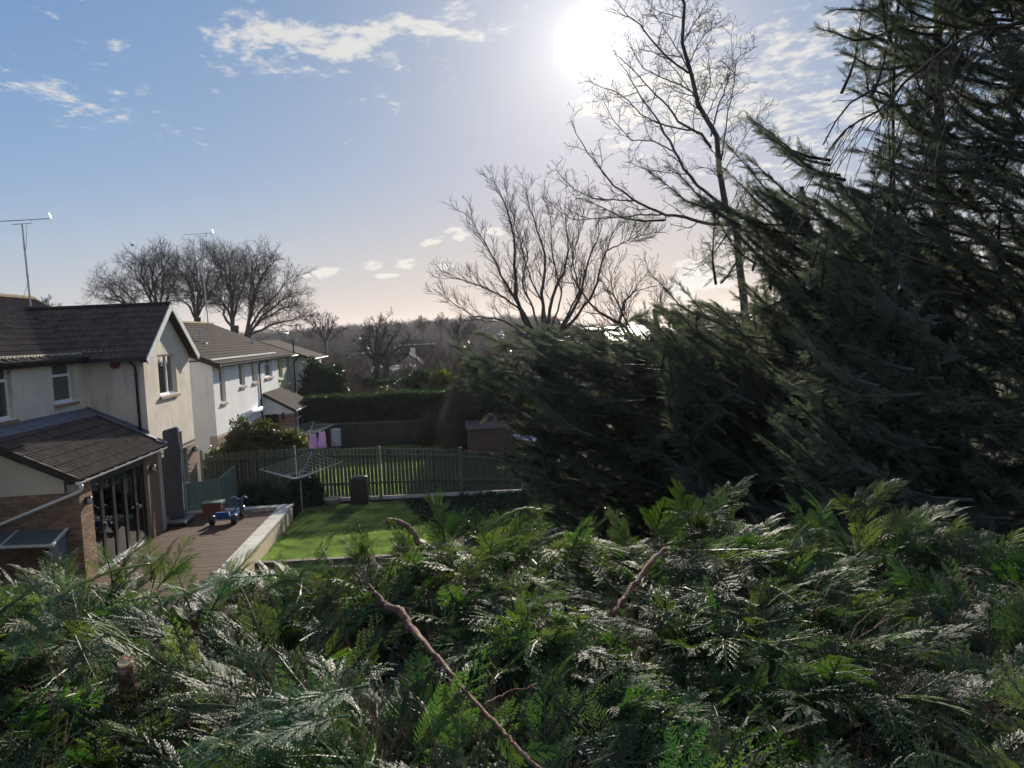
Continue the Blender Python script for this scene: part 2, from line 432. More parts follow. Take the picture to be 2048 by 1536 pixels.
# ------------------------------------------------------------------ foliage instancing inside ONE object (variants and points share its mesh)
def gn_tree(K):
    ng = bpy.data.node_groups.new("scatter_%d" % K, 'GeometryNodeTree')
    ng.interface.new_socket(name="Geometry", in_out='INPUT', socket_type='NodeSocketGeometry')
    ng.interface.new_socket(name="Geometry", in_out='OUTPUT', socket_type='NodeSocketGeometry')
    N, L = ng.nodes, ng.links
    gi = N.new('NodeGroupInput'); go = N.new('NodeGroupOutput')
    def attr(nm, dt):
        a = N.new('GeometryNodeInputNamedAttribute'); a.data_type = dt; a.inputs[0].default_value = nm
        return a.outputs['Attribute']
    vid, pick, rot, scl = attr('vid', 'INT'), attr('pick', 'INT'), attr('rot', 'FLOAT_VECTOR'), attr('scl', 'FLOAT')
    def eq(a, k):
        c = N.new('FunctionNodeCompare'); c.data_type = 'INT'; c.operation = 'EQUAL'
        L.new(a, c.inputs[2]); c.inputs[3].default_value = k
        return c.outputs[0]
    def sep(k):
        s = N.new('GeometryNodeSeparateGeometry'); s.domain = 'POINT'
        L.new(gi.outputs[0], s.inputs[0]); L.new(eq(vid, k), s.inputs[1]); return s.outputs[0]
    pts = sep(0)
    er = N.new('FunctionNodeEulerToRotation'); L.new(rot, er.inputs[0])
    jn = N.new('GeometryNodeJoinGeometry')
    for k in range(1, K + 1):
        ip = N.new('GeometryNodeInstanceOnPoints')
        L.new(pts, ip.inputs['Points']); L.new(eq(pick, k), ip.inputs['Selection']); L.new(sep(k), ip.inputs['Instance'])
        L.new(er.outputs[0], ip.inputs['Rotation']); L.new(scl, ip.inputs['Scale'])
        L.new(ip.outputs[0], jn.inputs[0])
    L.new(jn.outputs[0], go.inputs[0])
    return ng
_GN = {}

def scatter(name, variants, P, EUL, S, mats, parent, pick=None, kind='stuff'):
    """variants: list of MB; P, EUL, S: arrays of points, euler angles, scales -> one object"""
    K = len(variants)
    if K not in _GN: _GN[K] = gn_tree(K)
    big = MB(); vid = []
    for i, vb in enumerate(variants):
        V = np.concatenate(vb.v); b = big.nv
        big.v.append(V); big.nv += len(V)
        big.f.extend([tuple(j + b for j in fc) for fc in vb.f]); big.m.extend(vb.m)
        vid += [i + 1] * len(V)
    P = np.asarray(P, dtype=np.float32); n = len(P)
    big.v.append(P); big.nv += n; vid += [0] * n
    me = big.mesh(name, mats)
    tot = len(vid)
    rng = np.random.RandomState(abs(hash(name)) % 1000 if False else 11)
    pk = np.zeros(tot, dtype=np.int32); pk[-n:] = (rng.randint(1, K + 1, n) if pick is None else pick)
    ro = np.zeros((tot, 3), dtype=np.float32); ro[-n:] = EUL
    sc = np.zeros(tot, dtype=np.float32); sc[-n:] = S
    me.attributes.new('vid', 'INT', 'POINT').data.foreach_set('value', np.array(vid, dtype=np.int32))
    me.attributes.new('pick', 'INT', 'POINT').data.foreach_set('value', pk)
    me.attributes.new('rot', 'FLOAT_VECTOR', 'POINT').data.foreach_set('vector', ro.ravel())
    me.attributes.new('scl', 'FLOAT', 'POINT').data.foreach_set('value', sc)
    o = link(name, me, parent)
    md = o.modifiers.new("scatter", 'NODES'); md.node_group = _GN[K]
    if kind: o['kind'] = kind
    return o

def eulers(D, roll):
    """euler angles turning local +Y to direction D with a roll about it"""
    out = np.empty((len(D), 3), dtype=np.float32)
    for i, (d, r) in enumerate(zip(D, roll)):
        q = Vector(d).to_track_quat('Y', 'Z') @ Euler((0, r, 0)).to_quaternion()
        out[i] = q.to_euler()
    return out

# ================================================================== TERRAIN
def gz(x, y):
    if y < 3.4: z = 3.3
    elif y < 11: z = 3.3 - 3.9 * (0.5 - 0.5 * math.cos(math.pi * (y - 3.4) / 7.6))
    else: z = -0.6
    if y > 46:
        t = min(1, (y - 46) / 120); z += -5.5 * t * t * (3 - 2 * t)
    if y > 230:
        rt = x / y
        t = min(1, (y - 230) / 300); s = t * t * (3 - 2 * t)
        k = 1.0 if rt < 0.13 else max(-1.3, 1.0 - (rt - 0.13) / 0.045)
        if rt > 0.5: k = 1.0
        z += s * (9.0 * k + 2.0 * math.sin(x * 0.013 + 1))
    return z

def build_terrain():
    ys = [-400, -150, -60, -25, -10, -3, 0, 2, 3.4] + [3.4 + 0.95 * i for i in range(1, 9)] + [13, 16, 20, 25, 30, 35, 40, 45, 48, 52, 57, 63, 70, 80, 90, 100, 115, 130, 150, 175, 200, 230, 260, 300, 340, 380, 430, 480, 530, 600, 700, 850, 1000, 1300]
    nx = 81; V = []; F = []
    for y in ys:
        w = 60 + abs(y) * 1.5
        for i in range(nx):
            x = (i / (nx - 1) * 2 - 1) * w
            z = gz(x, y) if y < 900 else gz(x, 880) - (y - 850) * 0.2
            V.append((x, y, z))
    for j in range(len(ys) - 1):
        for i in range(nx - 1):
            a = j * nx + i; F.append((a, a + 1, a + nx + 1, a + nx))
    return struct('ground', MB().add(V, F), M['ground'], True)
build_terrain()

def water():
    m = bpy.data.materials.new('estuary_water'); m.use_nodes = True
    T = NT(m.node_tree); b = T.n['Principled BSDF']
    b.inputs['Base Color'].default_value = (0.05, 0.07, 0.08, 1); b.inputs['Roughness'].default_value = 0.42
    geo = T.new('ShaderNodeNewGeometry'); bn = T.new('ShaderNodeBump'); bn.inputs['Strength'].default_value = 0.6; bn.inputs['Distance'].default_value = 3.0
    T.l.new(T.noise(geo.outputs['Position'], 0.06, 4, 0.6), bn.inputs['Height']); T.l.new(bn.outputs[0], b.inputs['Normal'])
    w = MB(); w.add([(-9000, 560, -9.0), (9000, 560, -9.0), (9000, 12000, -9.0), (-9000, 12000, -9.0)], [(0, 1, 2, 3)])
    struct('water', w, m)
water()

# ================================================================== HELPERS FOR BUILDINGS
def wall_x(mb, x, th, y0, y1, z0, z1, holes=(), mi=0):
    """wall in the plane x (outer face) going inwards by th; holes = (ya, yb, za, zb)"""
    ys = sorted({y0, y1, *[h[0] for h in holes], *[h[1] for h in holes]})
    for a, b in zip(ys[:-1], ys[1:]):
        cuts = sorted([(h[2], h[3]) for h in holes if h[0] <= a + 1e-6 and h[1] >= b - 1e-6])
        z = z0
        for c, d in cuts:
            if c > z + 1e-4: mb.box(x - th, x, a, b, z, c, mi)
            z = d
        if z < z1 - 1e-4: mb.box(x - th, x, a, b, z, z1, mi)

def window_x(house, x, y0, y1, z0, z1, transom=None, mull=(), glass='glass', frame='upvc', sill=True, fw=0.065, rec=0.10, sillmat='sill'):
    f = MB(); xo = x - rec
    f.box(xo-0.06, xo, y0, y0+fw, z0, z1); f.box(xo-0.06, xo, y1-fw, y1, z0, z1)
    f.box(xo-0.06, xo, y0+fw, y1-fw, z0, z0+fw); f.box(xo-0.06, xo, y0+fw, y1-fw, z1-fw, z1)
    for m_ in mull: f.box(xo-0.06, xo+0.012, m_-fw*0.6, m_+fw*0.6, z0+fw, z1-fw)
    cuts = [y0+fw] + list(mull) + [y1-fw]
    if transom:
        for a, b in zip(cuts[:-1], cuts[1:]):
            f.box(xo-0.06, xo+0.010, a + (fw*0.6 if a in mull else 0), b - (fw*0.6 if b in mull else 0), transom-fw*0.5, transom+fw*0.5)
    w = part('window', f, M[frame], house)
    for a, b in zip(cuts[:-1], cuts[1:]):
        for c, d in ([(z0+fw, transom-fw/2), (transom+fw/2, z1-fw)] if transom else [(z0+fw, z1-fw)]):
            part('pane', MB().box(xo-0.045, xo-0.025, a+0.004, b-0.004, c+0.003, d-0.003), M[glass], w)
    if sill:
        s = MB().box(x-rec+0.004, x+0.07, y0-0.06, y1+0.06, z0-0.10, z0-0.03)
        part('sill', s, M[sillmat], w)
        part('inner_sill', MB().box(xo+0.002, x+0.02, y0+0.003, y1-0.003, z0-0.028, z0+0.012), M['upvc'], w)
    return w

COUNT = {}
def lay(house, key, name, me_fn, mats, spots, parent, limit=300):
    """spots: matrices. The first `limit` are objects sharing one mesh, the others one joined part."""
    me = me_fn().mesh(name, mats)
    used = COUNT.get((house.name, key), 0)
    rest = []
    for m_ in spots:
        if used < limit:
            o = bpy.data.objects.new(name, me); COL.objects.link(o)
            o.parent = parent; o.matrix_parent_inverse = Matrix.Translation(-world_loc(parent)); o.matrix_local = m_
            used += 1
        else: rest.append(m_)
    COUNT[(house.name, key)] = used
    if rest:
        src = me_fn(); V0 = np.concatenate(src.v); big = MB()
        for m_ in rest:
            A = np.array(m_); big.add(V0 @ A[:3, :3].T + A[:3, 3], src.f)
        part(name + '_field', big, mats, parent, kind='stuff')

def frame_mat(o, u, v, n):
    u, v, n = Vector(u).normalized(), Vector(v).normalized(), Vector(n).normalized()
    return Matrix(((u.x, v.x, n.x, o[0]), (u.y, v.y, n.y, o[1]), (u.z, v.z, n.z, o[2]), (0, 0, 0, 1)))

def brick_mesh():
    b = MB(); x, y, z, c = 0.1075, 0.0325, 0.012, 0.004
    V = [(-x,-y,-0.01),(x,-y,-0.01),(x,y,-0.01),(-x,y,-0.01),(-x,-y,z-c),(x,-y,z-c),(x,y,z-c),(-x,y,z-c),(-x+c,-y+c,z),(x-c,-y+c,z),(x-c,y-c,z),(-x+c,y-c,z)]
    F = [(0,1,5,4),(1,2,6,5),(2,3,7,6),(3,0,4,7),(4,5,9,8),(5,6,10,9),(6,7,11,10),(7,4,8,11),(8,9,10,11)]
    return b.add(V, F)

def bricks(house, parent, o, u, w, h, n, inside=None, limit=300):
    """brickwork on a panel with lower-left corner o, along unit u, up z, outward n"""
    o, u = Vector(o), Vector(u); S = []
    rows = int(h / 0.075)
    for j in range(rows):
        off = 0.0 if j % 2 else -0.1125
        i = 0
        while True:
            s = off + i * 0.225 + 0.1125; i += 1
            if s - 0.11 > w: break
            t = 0.0375 + j * 0.075
            t = 0.0375 + j * 0.075
            half = 1.0
            if s < 0.1125 or s > w - 0.1125:
                a = max(0.0, s - 0.1075); b = min(w, s + 0.1075); half = (b - a) / 0.215; s2 = (a + b) / 2
                if b - a < 0.03: continue
            else: s2 = s
            if inside and not inside(s2, t): continue
            p = o + u * s2 + Vector((0, 0, t)) + Vector(n) * (0.001 + R.uniform(0, 0.002))
            m_ = frame_mat(p, u, (0, 0, 1), n) @ Matrix.Diagonal((half, 1, 1, 1))
            S.append(m_)
    lay(house, 'brick', 'brick', brick_mesh, M['brick'], S, parent, limit)

def tile_mesh(du=0.30, dv=0.30):
    """double-roman concrete tile: two rolls across, thick lower edge"""
    b = MB(); prof = []
    for i in range(13):
        t = i / 12; a = (t * 2) % 1.0
        h = 0.020 * max(0.0, math.sin(math.pi * min(1, max(0, (a - 0.45) / 0.5)))) if a > 0.45 else 0.0
        prof.append((t * du - du / 2, h))
    n = len(prof); V = []
    for (x, h) in prof: V.append((x, -0.02, h + 0.030))
    for (x, h) in prof: V.append((x, dv + 0.03, h + 0.004))
    for (x, h) in prof: V.append((x, -0.02, h - 0.012))
    F = [(i, i+1, n+i+1, n+i) for i in range(n-1)] + [(2*n+i, 2*n+i+1, i+1, i) for i in range(n-1)]
    return b.add(V, F)

def flat_tile_mesh(du=0.30, dv=0.28):
    return MB().add([(-du/2+.003,-.01,0),(du/2-.003,-.01,0),(du/2-.003,dv,0.0),(-du/2+.003,dv,0.0),(-du/2+.003,-.01,.022),(du/2-.003,-.01,.022),(du/2-.003,dv+.02,.004),(-du/2+.003,dv+.02,.004)],
                    [(0,1,5,4),(4,5,6,7),(1,2,6,5),(3,0,4,7)])

def tiles(house, parent, o, u, v, w, L, inside=None, fn=tile_mesh, limit=300, du=0.30, dv=0.30, order=None, tm='tile'):
    """tiles on the slope: o lower corner, u along the eave, v up the slope"""
    o, u, v = Vector(o), Vector(u).normalized(), Vector(v).normalized(); n = u.cross(v)
    if n.z < 0: n = -n; flip = True
    else: flip = False
    S = []
    for j in range(int(L / dv + 0.3)):
        for i in range(int(w / du + 0.5)):
            s = (i + 0.5) * du; t = j * dv
            if inside and not inside(s, t + dv * 0.5): continue
            p = o + u * s + v * t + n * (0.012 + R.uniform(0, 0.004))
            S.append(frame_mat(p, (-u if flip else u), v, n) @ Matrix.Rotation(R.uniform(-0.006, 0.006), 4, 'Z'))
    if order: S.sort(key=order)
    lay(house, 'tile', 'roof_tile', fn, M[tm], S, parent, limit)

def slab(mb, a, b, c, d, th, mi=0):
    """roof slab from four corner points, thickness th downwards"""
    P = [Vector(q) for q in (a, b, c, d)]
    n = (P[1]-P[0]).cross(P[3]-P[0]).normalized()
    if n.z < 0: n = -n
    mb.prism([tuple(p) for p in P], tuple(-n * th), mi)

def wall_lamp(house, p):
    b = MB(); x, y, z = p
    b.tube([(x-0.002, y, z), (x+0.035, y, z)], [0.085, 0.08], 16)
    b.tube([(x+0.035, y, z-0.055), (x+0.075, y, z-0.055)], 0.012, 8)
    l = part('wall_lamp', b, M['black_plastic'], house)
    g = MB()
    g.lathe([(0.0,-0.085),(0.045,-0.08),(0.055,-0.03),(0.055,0.03),(0.042,0.075),(0.0,0.085)], (x+0.085, y, z), 14)
    part('lamp_glass', g, M['lampglass'], l, True)
    c = MB()
    for k in range(6):
        a = k * math.pi / 3
        c.tube([(x+0.085+0.062*math.cos(a), y+0.062*math.sin(a), z-0.075), (x+0.085+0.062*math.cos(a), y+0.062*math.sin(a), z+0.07)], 0.005, 5)
    c.lathe([(0.0,0.095),(0.05,0.085),(0.066,0.066)], (x+0.085, y, z), 12)
    c.lathe([(0.062,-0.07),(0.068,-0.075),(0.0,-0.09)], (x+0.085, y, z), 12)
    part('lamp_cage', c, M['black_plastic'], l)
M['lampglass'] = mat('frosted_lamp_glass', (0.6, 0.6, 0.56), 0.2, 0.02, 3, spec=0.8)

def gutter(name, house, x, y0, y1, z, m_, r=0.055, clips=6):
    b = MB(); n = 9
    V = []; F = []
    for yy in (y0, y1):
        for k in range(n):
            a = math.pi + math.pi * k / (n - 1)
            V.append((x + r*math.cos(a), yy, z + r*math.sin(a)))
        for k in range(n):
            a = 2*math.pi - math.pi * k / (n - 1)
            V.append((x + (r-0.008)*math.cos(a), yy, z + (r-0.008)*math.sin(a)))
    q = 2*n
    for k in range(q): F.append((k, (k+1) % q, q + (k+1) % q, q + k))
    b.add(V, F)
    b.prism([(x + r*math.cos(math.pi + math.pi*k/8), y0, z + r*math.sin(math.pi + math.pi*k/8)) for k in range(9)], (0, -0.008, 0))
    b.prism([(x + r*math.cos(math.pi + math.pi*k/8), y1, z + r*math.sin(math.pi + math.pi*k/8)) for k in range(9)], (0, 0.008, 0))
    for i in range(clips):
        yy = y0 + (i + 0.5) * (y1 - y0) / clips
        b.prism([(x + (r+0.012)*math.cos(math.pi + math.pi*k/8), yy, z + (r+0.012)*math.sin(math.pi + math.pi*k/8)) for k in range(9)], (0, 0.05, 0))
    return part(name, b, m_, house)

# ================================================================== HOUSE 1
H1 = thing('semi_detached_house', (-10, 22, -0.05), 'nearest house, cream roughcast with projecting gable wing and brown tiled conservatory roof', 'house')
EZ = 4.95
def house_one():
    XM, XG, YA, YB = -10.0, -8.4, 22.2, 26.0
    S1 = (6.80 - EZ) / 3.15                     # main roof slope
    # main block
    b = MB()
    win = [(17.72, 18.62, 3.62, 4.83), (20.48, 21.60, 3.77, 4.81)]
    wall_x(b, XM, 0.28, 9.0, YA, -0.1, EZ + 0.1, win)
    b.box(-16.3, -16.0, 9.0, 26.0, -0.6, EZ); b.box(-16.0, XM - 0.28, 25.72, 26.0, -0.6, EZ + 0.05)
    b.prism([(-16.3, 25.72, EZ), (-13.15, 25.72, 6.74), (-10.0, 25.72, EZ)], (0, 0.28, 0))
    b.box(-16.0, XM - 0.28, 9.0, 9.28, -0.6, EZ)
    part('wall', b, M['render'], H1, label='cream roughcast main wall')
    for (a, c, d, e) in win: window_x(H1, XM, a, c, d, e, transom=e - 0.33)
    # wing: side wall (towards the camera), gable wall, far side
    b = MB()
    b.box(XM, XG - 0.28, YA, YA + 0.28, 2.0, EZ + 0.12)
    g = [(23.27, 24.76, 3.66, 4.87)]
    wall_x(b, XG, 0.28, YA, YB, 2.0, EZ, g)
    b.prism([(XG, YA, EZ), (XG, YB, EZ), (XG, 24.1, 6.30)], (-0.28, 0, 0))
    b.box(XM, XG - 0.28, YB - 0.28, YB, 2.0, EZ)
    part('wing_wall', b, M['render'], H1, label='roughcast gable wing wall')
    window_x(H1, XG, 23.27, 24.76, 3.66, 4.87, mull=(24.18,))
    # wing ground floor in brick with dark glazing
    lo = MB()
    holes = [(22.35, 23.35, 0.05, 1.88), (23.9, 25.2, 0.75, 1.88)]
    wall_x(lo, XG, 0.28, YA, YB, -0.2, 1.99, holes)
    lo.box(XM, XG - 0.28, YA, YA + 0.28, -0.2, 1.99); lo.box(XM, XG - 0.28, YB - 0.28, YB, -0.2, 1.99)
    lw = part('wing_brick_wall', lo, M['mortar'], H1)
    window_x(H1, XG, 23.9, 25.2, 0.75, 1.88, mull=(24.55,), frame='grey_alu')
    d = MB().box(XG-0.14, XG-0.08, 22.35, 22.43, 0.05, 1.88).box(XG-0.14, XG-0.08, 23.27, 23.35, 0.05, 1.88).box(XG-0.14, XG-0.08, 22.43, 23.27, 0.05, 0.16).box(XG-0.14, XG-0.08, 22.43, 23.27, 1.79, 1.88)
    dr = part('door', d, M['grey_alu'], H1)
    part('pane', MB().box(XG-0.12, XG-0.10, 22.432, 23.268, 0.162, 1.788), M['glass'], dr)
    part('handle', MB().box(XG-0.08, XG-0.03, 22.46, 22.60, 1.02, 1.05), M['chrome'], dr)
    part('wing_course', MB().box(XG-0.2, XG+0.015, YA+0.002, YB+0.01, 1.985, 2.03), M['dark_wood'], H1)
    # alarm box, downpipe
    a = MB().box(-9.26, -9.02, YA - 0.09, YA - 0.002, 4.62, 4.84)
    a.prism([(-9.26, YA-0.09, 4.62), (-9.02, YA-0.09, 4.62), (-9.07, YA-0.09, 4.56), (-9.21, YA-0.09, 4.56)], (0, 0.085, 0))
    part('alarm_box', a, M['red'], H1)
    p = MB().tube([(-8.78, YA-0.16, EZ-0.02), (-8.78, YA-0.15, EZ-0.14), (-8.62, YA-0.06, EZ-0.34), (-8.60, YA-0.06, EZ-0.5), (-8.60, YA-0.06, 2.70)], 0.037, 10)
    for zz in (4.35, 3.3): p.tube([(-8.60, YA-0.06, zz), (-8.60, YA-0.06, zz+0.05)], 0.05, 10)
    part('downpipe', p, M['black_plastic'], H1, True)
    # ---- main roof
    ez = EZ + 0.02
    b = MB()
    slab(b, (-9.78, 9, ez - 0.22*S1), (-9.78, 26.15, ez - 0.22*S1), (-13.15, 26.15, ez + 3.15*S1), (-13.15, 9, ez + 3.15*S1), 0.10)
    slab(b, (-16.5, 9, ez - 0.2*S1), (-16.5, 26.15, ez - 0.2*S1), (-13.15, 26.15, ez + 3.15*S1), (-13.15, 9, ez + 3.15*S1), 0.10)
    rf = part('roof', b, M['tile2'], H1)
    sl = Vector((-1, 0, S1)).normalized()
    def ok(s, t):                       # keep clear of the wing roof
        y = 26.15 - s; x = -9.78 + t * sl.x; z = ez - 0.22*S1 + t * sl.z
        zw = EZ + 0.03 + (2.0 - abs(y - 24.1)) * WS
        return not (z < zw - 0.06 and abs(y - 24.1) < 2.1)
    WS = (6.34 - EZ) / 1.95
    tiles(H1, rf, (-9.78, 26.15, ez - 0.22*S1), (0, -1, 0), sl, 9.6, 3.85, ok, limit=150)
    r = MB()
    for k in range(22):
        y = 26.12 - 0.45 * k
        r.prism([(-13.15 + 0.13*math.cos(q), y, ez + 3.15*S1 - 0.01 + 0.11*math.sin(q)) for q in [math.pi*i/7 for i in range(8)]], (0, -0.44, 0))
    part('ridge_tiles', r, M['mossy'], rf, kind='stuff')
    v = MB().bar((-9.76, 26.17, ez - 0.22*S1 - 0.05), (-13.15, 26.17, ez + 3.15*S1 - 0.05), 0.03, 0.16)
    part('verge_board', v, M['barge'], rf)
    # rafter feet and gutter along the main eave
    f = MB()
    for k in range(32):
        y = 9.5 + k * 0.4
        if y < 22.0: f.bar((-10.0, y, EZ + 0.02), (-9.8, y, EZ - 0.07), 0.05, 0.10)
    for k in range(6):
        x = -9.75 + k * 0.27
        f.bar((x, 22.2, EZ + 0.03), (x, 22.02, EZ - 0.08), 0.05, 0.10)
    part('rafter_ends', f, M['dark_wood'], rf, kind='stuff')
    gutter('gutter', H1, -9.74, 9.0, 21.95, EZ - 0.03, M['black_plastic'], clips=14)
    # ---- wing roof
    b = MB(); zr = EZ + 0.03 + 1.95*WS; ov = 0.22; xe = XG + 0.22
    slab(b, (xe, 22.15-ov, EZ+0.03-ov*WS), (XM-0.1, 22.15-ov, EZ+0.03-ov*WS), (-12.35, 24.1, zr), (xe, 24.1, zr), 0.09)
    slab(b, (xe, 26.05+ov, EZ+0.03-ov*WS), (XM-0.1, 26.05+ov, EZ+0.03-ov*WS), (-12.35, 24.1, zr), (xe, 24.1, zr), 0.09)
    wr = part('wing_roof', b, M['tile2'], H1)
    slw = Vector((0, 1, WS)).normalized()
    Lw = (1.95 + ov) / slw.y
    def okw(s, t):
        return s < (XM * -1 - 8.18) + 0.1 + 2.4 * (t / Lw) + 0.16
    tiles(H1, wr, (xe, 22.15-ov, EZ+0.03-ov*WS), (-1, 0, 0), slw, 4.4, Lw, okw, limit=300 - 0, dv=0.285)
    r = MB()
    for k in range(10):
        x = xe - 0.43 * k
        r.prism([(x, 24.1 + 0.12*math.cos(q), zr - 0.01 + 0.09*math.sin(q)) for q in [math.pi*i/7 for i in range(8)]], (-0.42, 0, 0))
    part('ridge_tiles', r, M['tile2'], wr, kind='stuff')
    for s_ in (-1, 1):
        bb = MB().bar((xe+0.015, 24.1 + s_*(1.95+ov+0.06), EZ+0.03-(ov+0.06)*WS-0.07), (xe+0.015, 24.1 + s_*0.02, zr-0.06), 0.03, 0.19)
        part('barge_board', bb, M['barge'], wr)
        so = MB(); slab(so, (XG, 24.1+s_*(1.95+ov-0.02), EZ+0.0-(ov-0.02)*WS-0.10), (xe, 24.1+s_*(1.95+ov-0.02), EZ+0.0-(ov-0.02)*WS-0.10), (xe, 24.1, zr-0.13), (XG, 24.1, zr-0.13), 0.02)
        part('soffit', so, M['dark_wood'], wr)
    gb = MB()
    V = []
    gb.bar((xe-0.02, 22.15-ov-0.05, EZ-0.17), (XM+0.1, 22.15-ov-0.05, EZ-0.15), 0.11, 0.09)
    part('gutter', gb, M['black_plastic'], wr)
    # ---- conservatory
    XF, YC = -8.08, 17.2
    b = MB()
    cs = (3.38 - 2.36) / 2.05
    b.box(XM, XF - 0.22, YC, YC + 0.22, -0.1, 2.05)
    nw = part('conservatory_wall', b, M['mortar'], H1)
    bricks(H1, nw, (XM, YC, -0.1 + 0.35), (1, 0, 0), XF - XM, 1.8, (0, -1, 0))
    t = MB().prism([(XM, YC-0.012, 2.05), (-8.36, YC-0.012, 2.05), (-8.36, YC-0.012, 2.33), (XM, YC-0.012, 3.14)], (0, 0.23, 0))
    part('gable_infill', t, M['smooth_render'], H1)
    for (ya, yb) in ((17.2, 17.80), (20.98, 21.78)):
        pb = MB().box(XF - 0.22 + (0.002 if ya > 18 else 0), XF, ya, yb, -0.1, 2.22)
        pl = part('brick_pier', pb, M['mortar'], H1)
        bricks(H1, pl, (XF, ya, -0.05), (0, 1, 0), yb - ya, 2.25, (1, 0, 0))
    part('side_wall', MB().box(XM, XF - 0.02, 21.9, 22.18, -0.1, 2.4), M['room'], H1)
    # folding glazed doors
    ms = [17.80, 18.44, 19.08, 19.72, 20.35, 20.98]
    for i, (ya, yb) in enumerate(zip(ms[:-1], ms[1:])):
        xo = XF - 0.06; f = MB(); w_ = 0.062
        ya += 0.006; yb -= 0.006
        f.box(xo-0.06, xo, ya, ya+w_, 0.03, 2.12).box(xo-0.06, xo, yb-w_, yb, 0.03, 2.12).box(xo-0.06, xo, ya+w_, yb-w_, 0.03, 0.12).box(xo-0.06, xo, ya+w_, yb-w_, 2.04, 2.12)
        dr = part('folding_door', f, M['grey_alu'], H1)
        part('pane', MB().box(xo-0.04, xo-0.025, ya+w_+.002, yb-w_-.002, 0.122, 2.038), M['pane'], dr)
        if i in (1, 4): part('handle', MB().box(xo, xo+0.05, ya+0.02, ya+0.05, 0.95, 1.08), M['chrome'], dr)
    part('door_track', MB().box(XF-0.2, XF-0.02, 17.80, 20.98, 2.122, 2.24).box(XF-0.2, XF+0.03, 17.80, 20.98, -0.02, 0.028), M['grey_alu'], H1)
    # interior
    part('floor', MB().box(XM, XF-0.2, YC+0.22, 21.9, -0.09, 0.0), M['deck'], H1)
    part('ceiling', MB().box(XM, XF-0.2, YC+0.22, 21.9, 2.26, 2.30), M['room'], H1)
    part('inner_wall', MB().box(XM+0.002, XM+0.02, YC+0.22, 21.9, 0.0, 2.26), M['room'], H1)
    # roof
    b = MB(); zt = 3.40; xt, xg = -9.99, -7.93; zg = 2.36
    slab(b, (xg, 16.98, zg), (xg, 22.14, zg), (xt, 22.14, zt), (xt, 16.98, zt), 0.09)
    b2 = MB()
    slab(b2, (xg, 22.20, zg), (xg, 21.9, zg), (XG+0.02, 22.1, zg+0.24), (XG+0.02, 22.3, zg+0.22), 0.06)
    cr = part('conservatory_roof', b, M['tile2'], H1)
    slc = Vector((xt - xg, 0, zt - zg)).normalized(); Lc = math.hypot(xt - xg, zt - zg)
    tiles(H1, cr, (xg, 16.98, zg), (0, 1, 0), slc, 5.15, Lc - 0.1, None, limit=10**6, dv=0.31)
    fl = MB(); nrm = Vector((0.46, 0, 0.89)) * 0.055
    slab(fl, Vector((xt+0.28, 16.98, zt-0.14))+nrm, Vector((xt+0.28, 22.12, zt-0.14))+nrm, Vector((xt+0.01, 22.12, zt+0.0))+nrm, Vector((xt+0.01, 16.98, zt+0.0))+nrm, 0.02)
    fl.box(XM+0.002, XM+0.03, 16.98, 22.17, 3.40, 3.52)
    slab(fl, Vector((xg+0.02, 21.98, zg+0.03))+nrm, Vector((xg+0.02, 22.19, zg+0.03))+nrm, Vector((xt+0.3, 22.19, zt-0.12))+nrm, Vector((xt+0.3, 21.98, zt-0.12))+nrm, 0.02)
    fl.prism([(xt, YA-0.025, zt+0.0), (XG+0.02, YA-0.025, zg+0.28), (XG+0.02, YA-0.025, zg+0.42), (xt, YA-0.025, zt+0.15)], (0, 0.02, 0))
    part('lead_flashing', fl, M['lead'], cr)
    vg = MB().bar((xg, 16.955, zg-0.04), (xt, 16.955, zt-0.04), 0.04, 0.13)
    part('verge_board', vg, M['dark_wood'], cr)
    part('fascia', MB().box(-8.06, -8.03, 17.0, 22.0, 2.24, 2.37), M['barge'], cr)
    gutter('gutter', H1, -7.93, 16.93, 22.05, 2.315, M['upvc'], 0.06, clips=7)
    dp = MB().tube([(-7.93, 17.02, 2.27), (-7.93, 17.02, 2.14), (-8.0, 17.05, 2.08), (-9.8, 17.10, 1.43), (-10.2, 17.1, 1.3)], 0.036, 10)
    dp.tube([(-7.93, 17.02, 2.16), (-7.93, 17.02, 2.24)], 0.046, 10)
    part('downpipe', dp, M['upvc'], H1, True)
    for p in ((XF, 17.13 + 0.36, 1.80), (XF, 21.25, 1.86), (XG, 25.75, 1.72)): wall_lamp(H1, p)
    bricks(H1, lw, (XG, YA, 0.25), (0, 1, 0), YB - YA, 1.72, (1, 0, 0),
           inside=lambda s, t: not any(h[0]-YA-0.12 < s < h[1]-YA+0.12 and h[2]-0.25-0.04 < t < h[3]-0.25+0.04 for h in holes))
house_one()

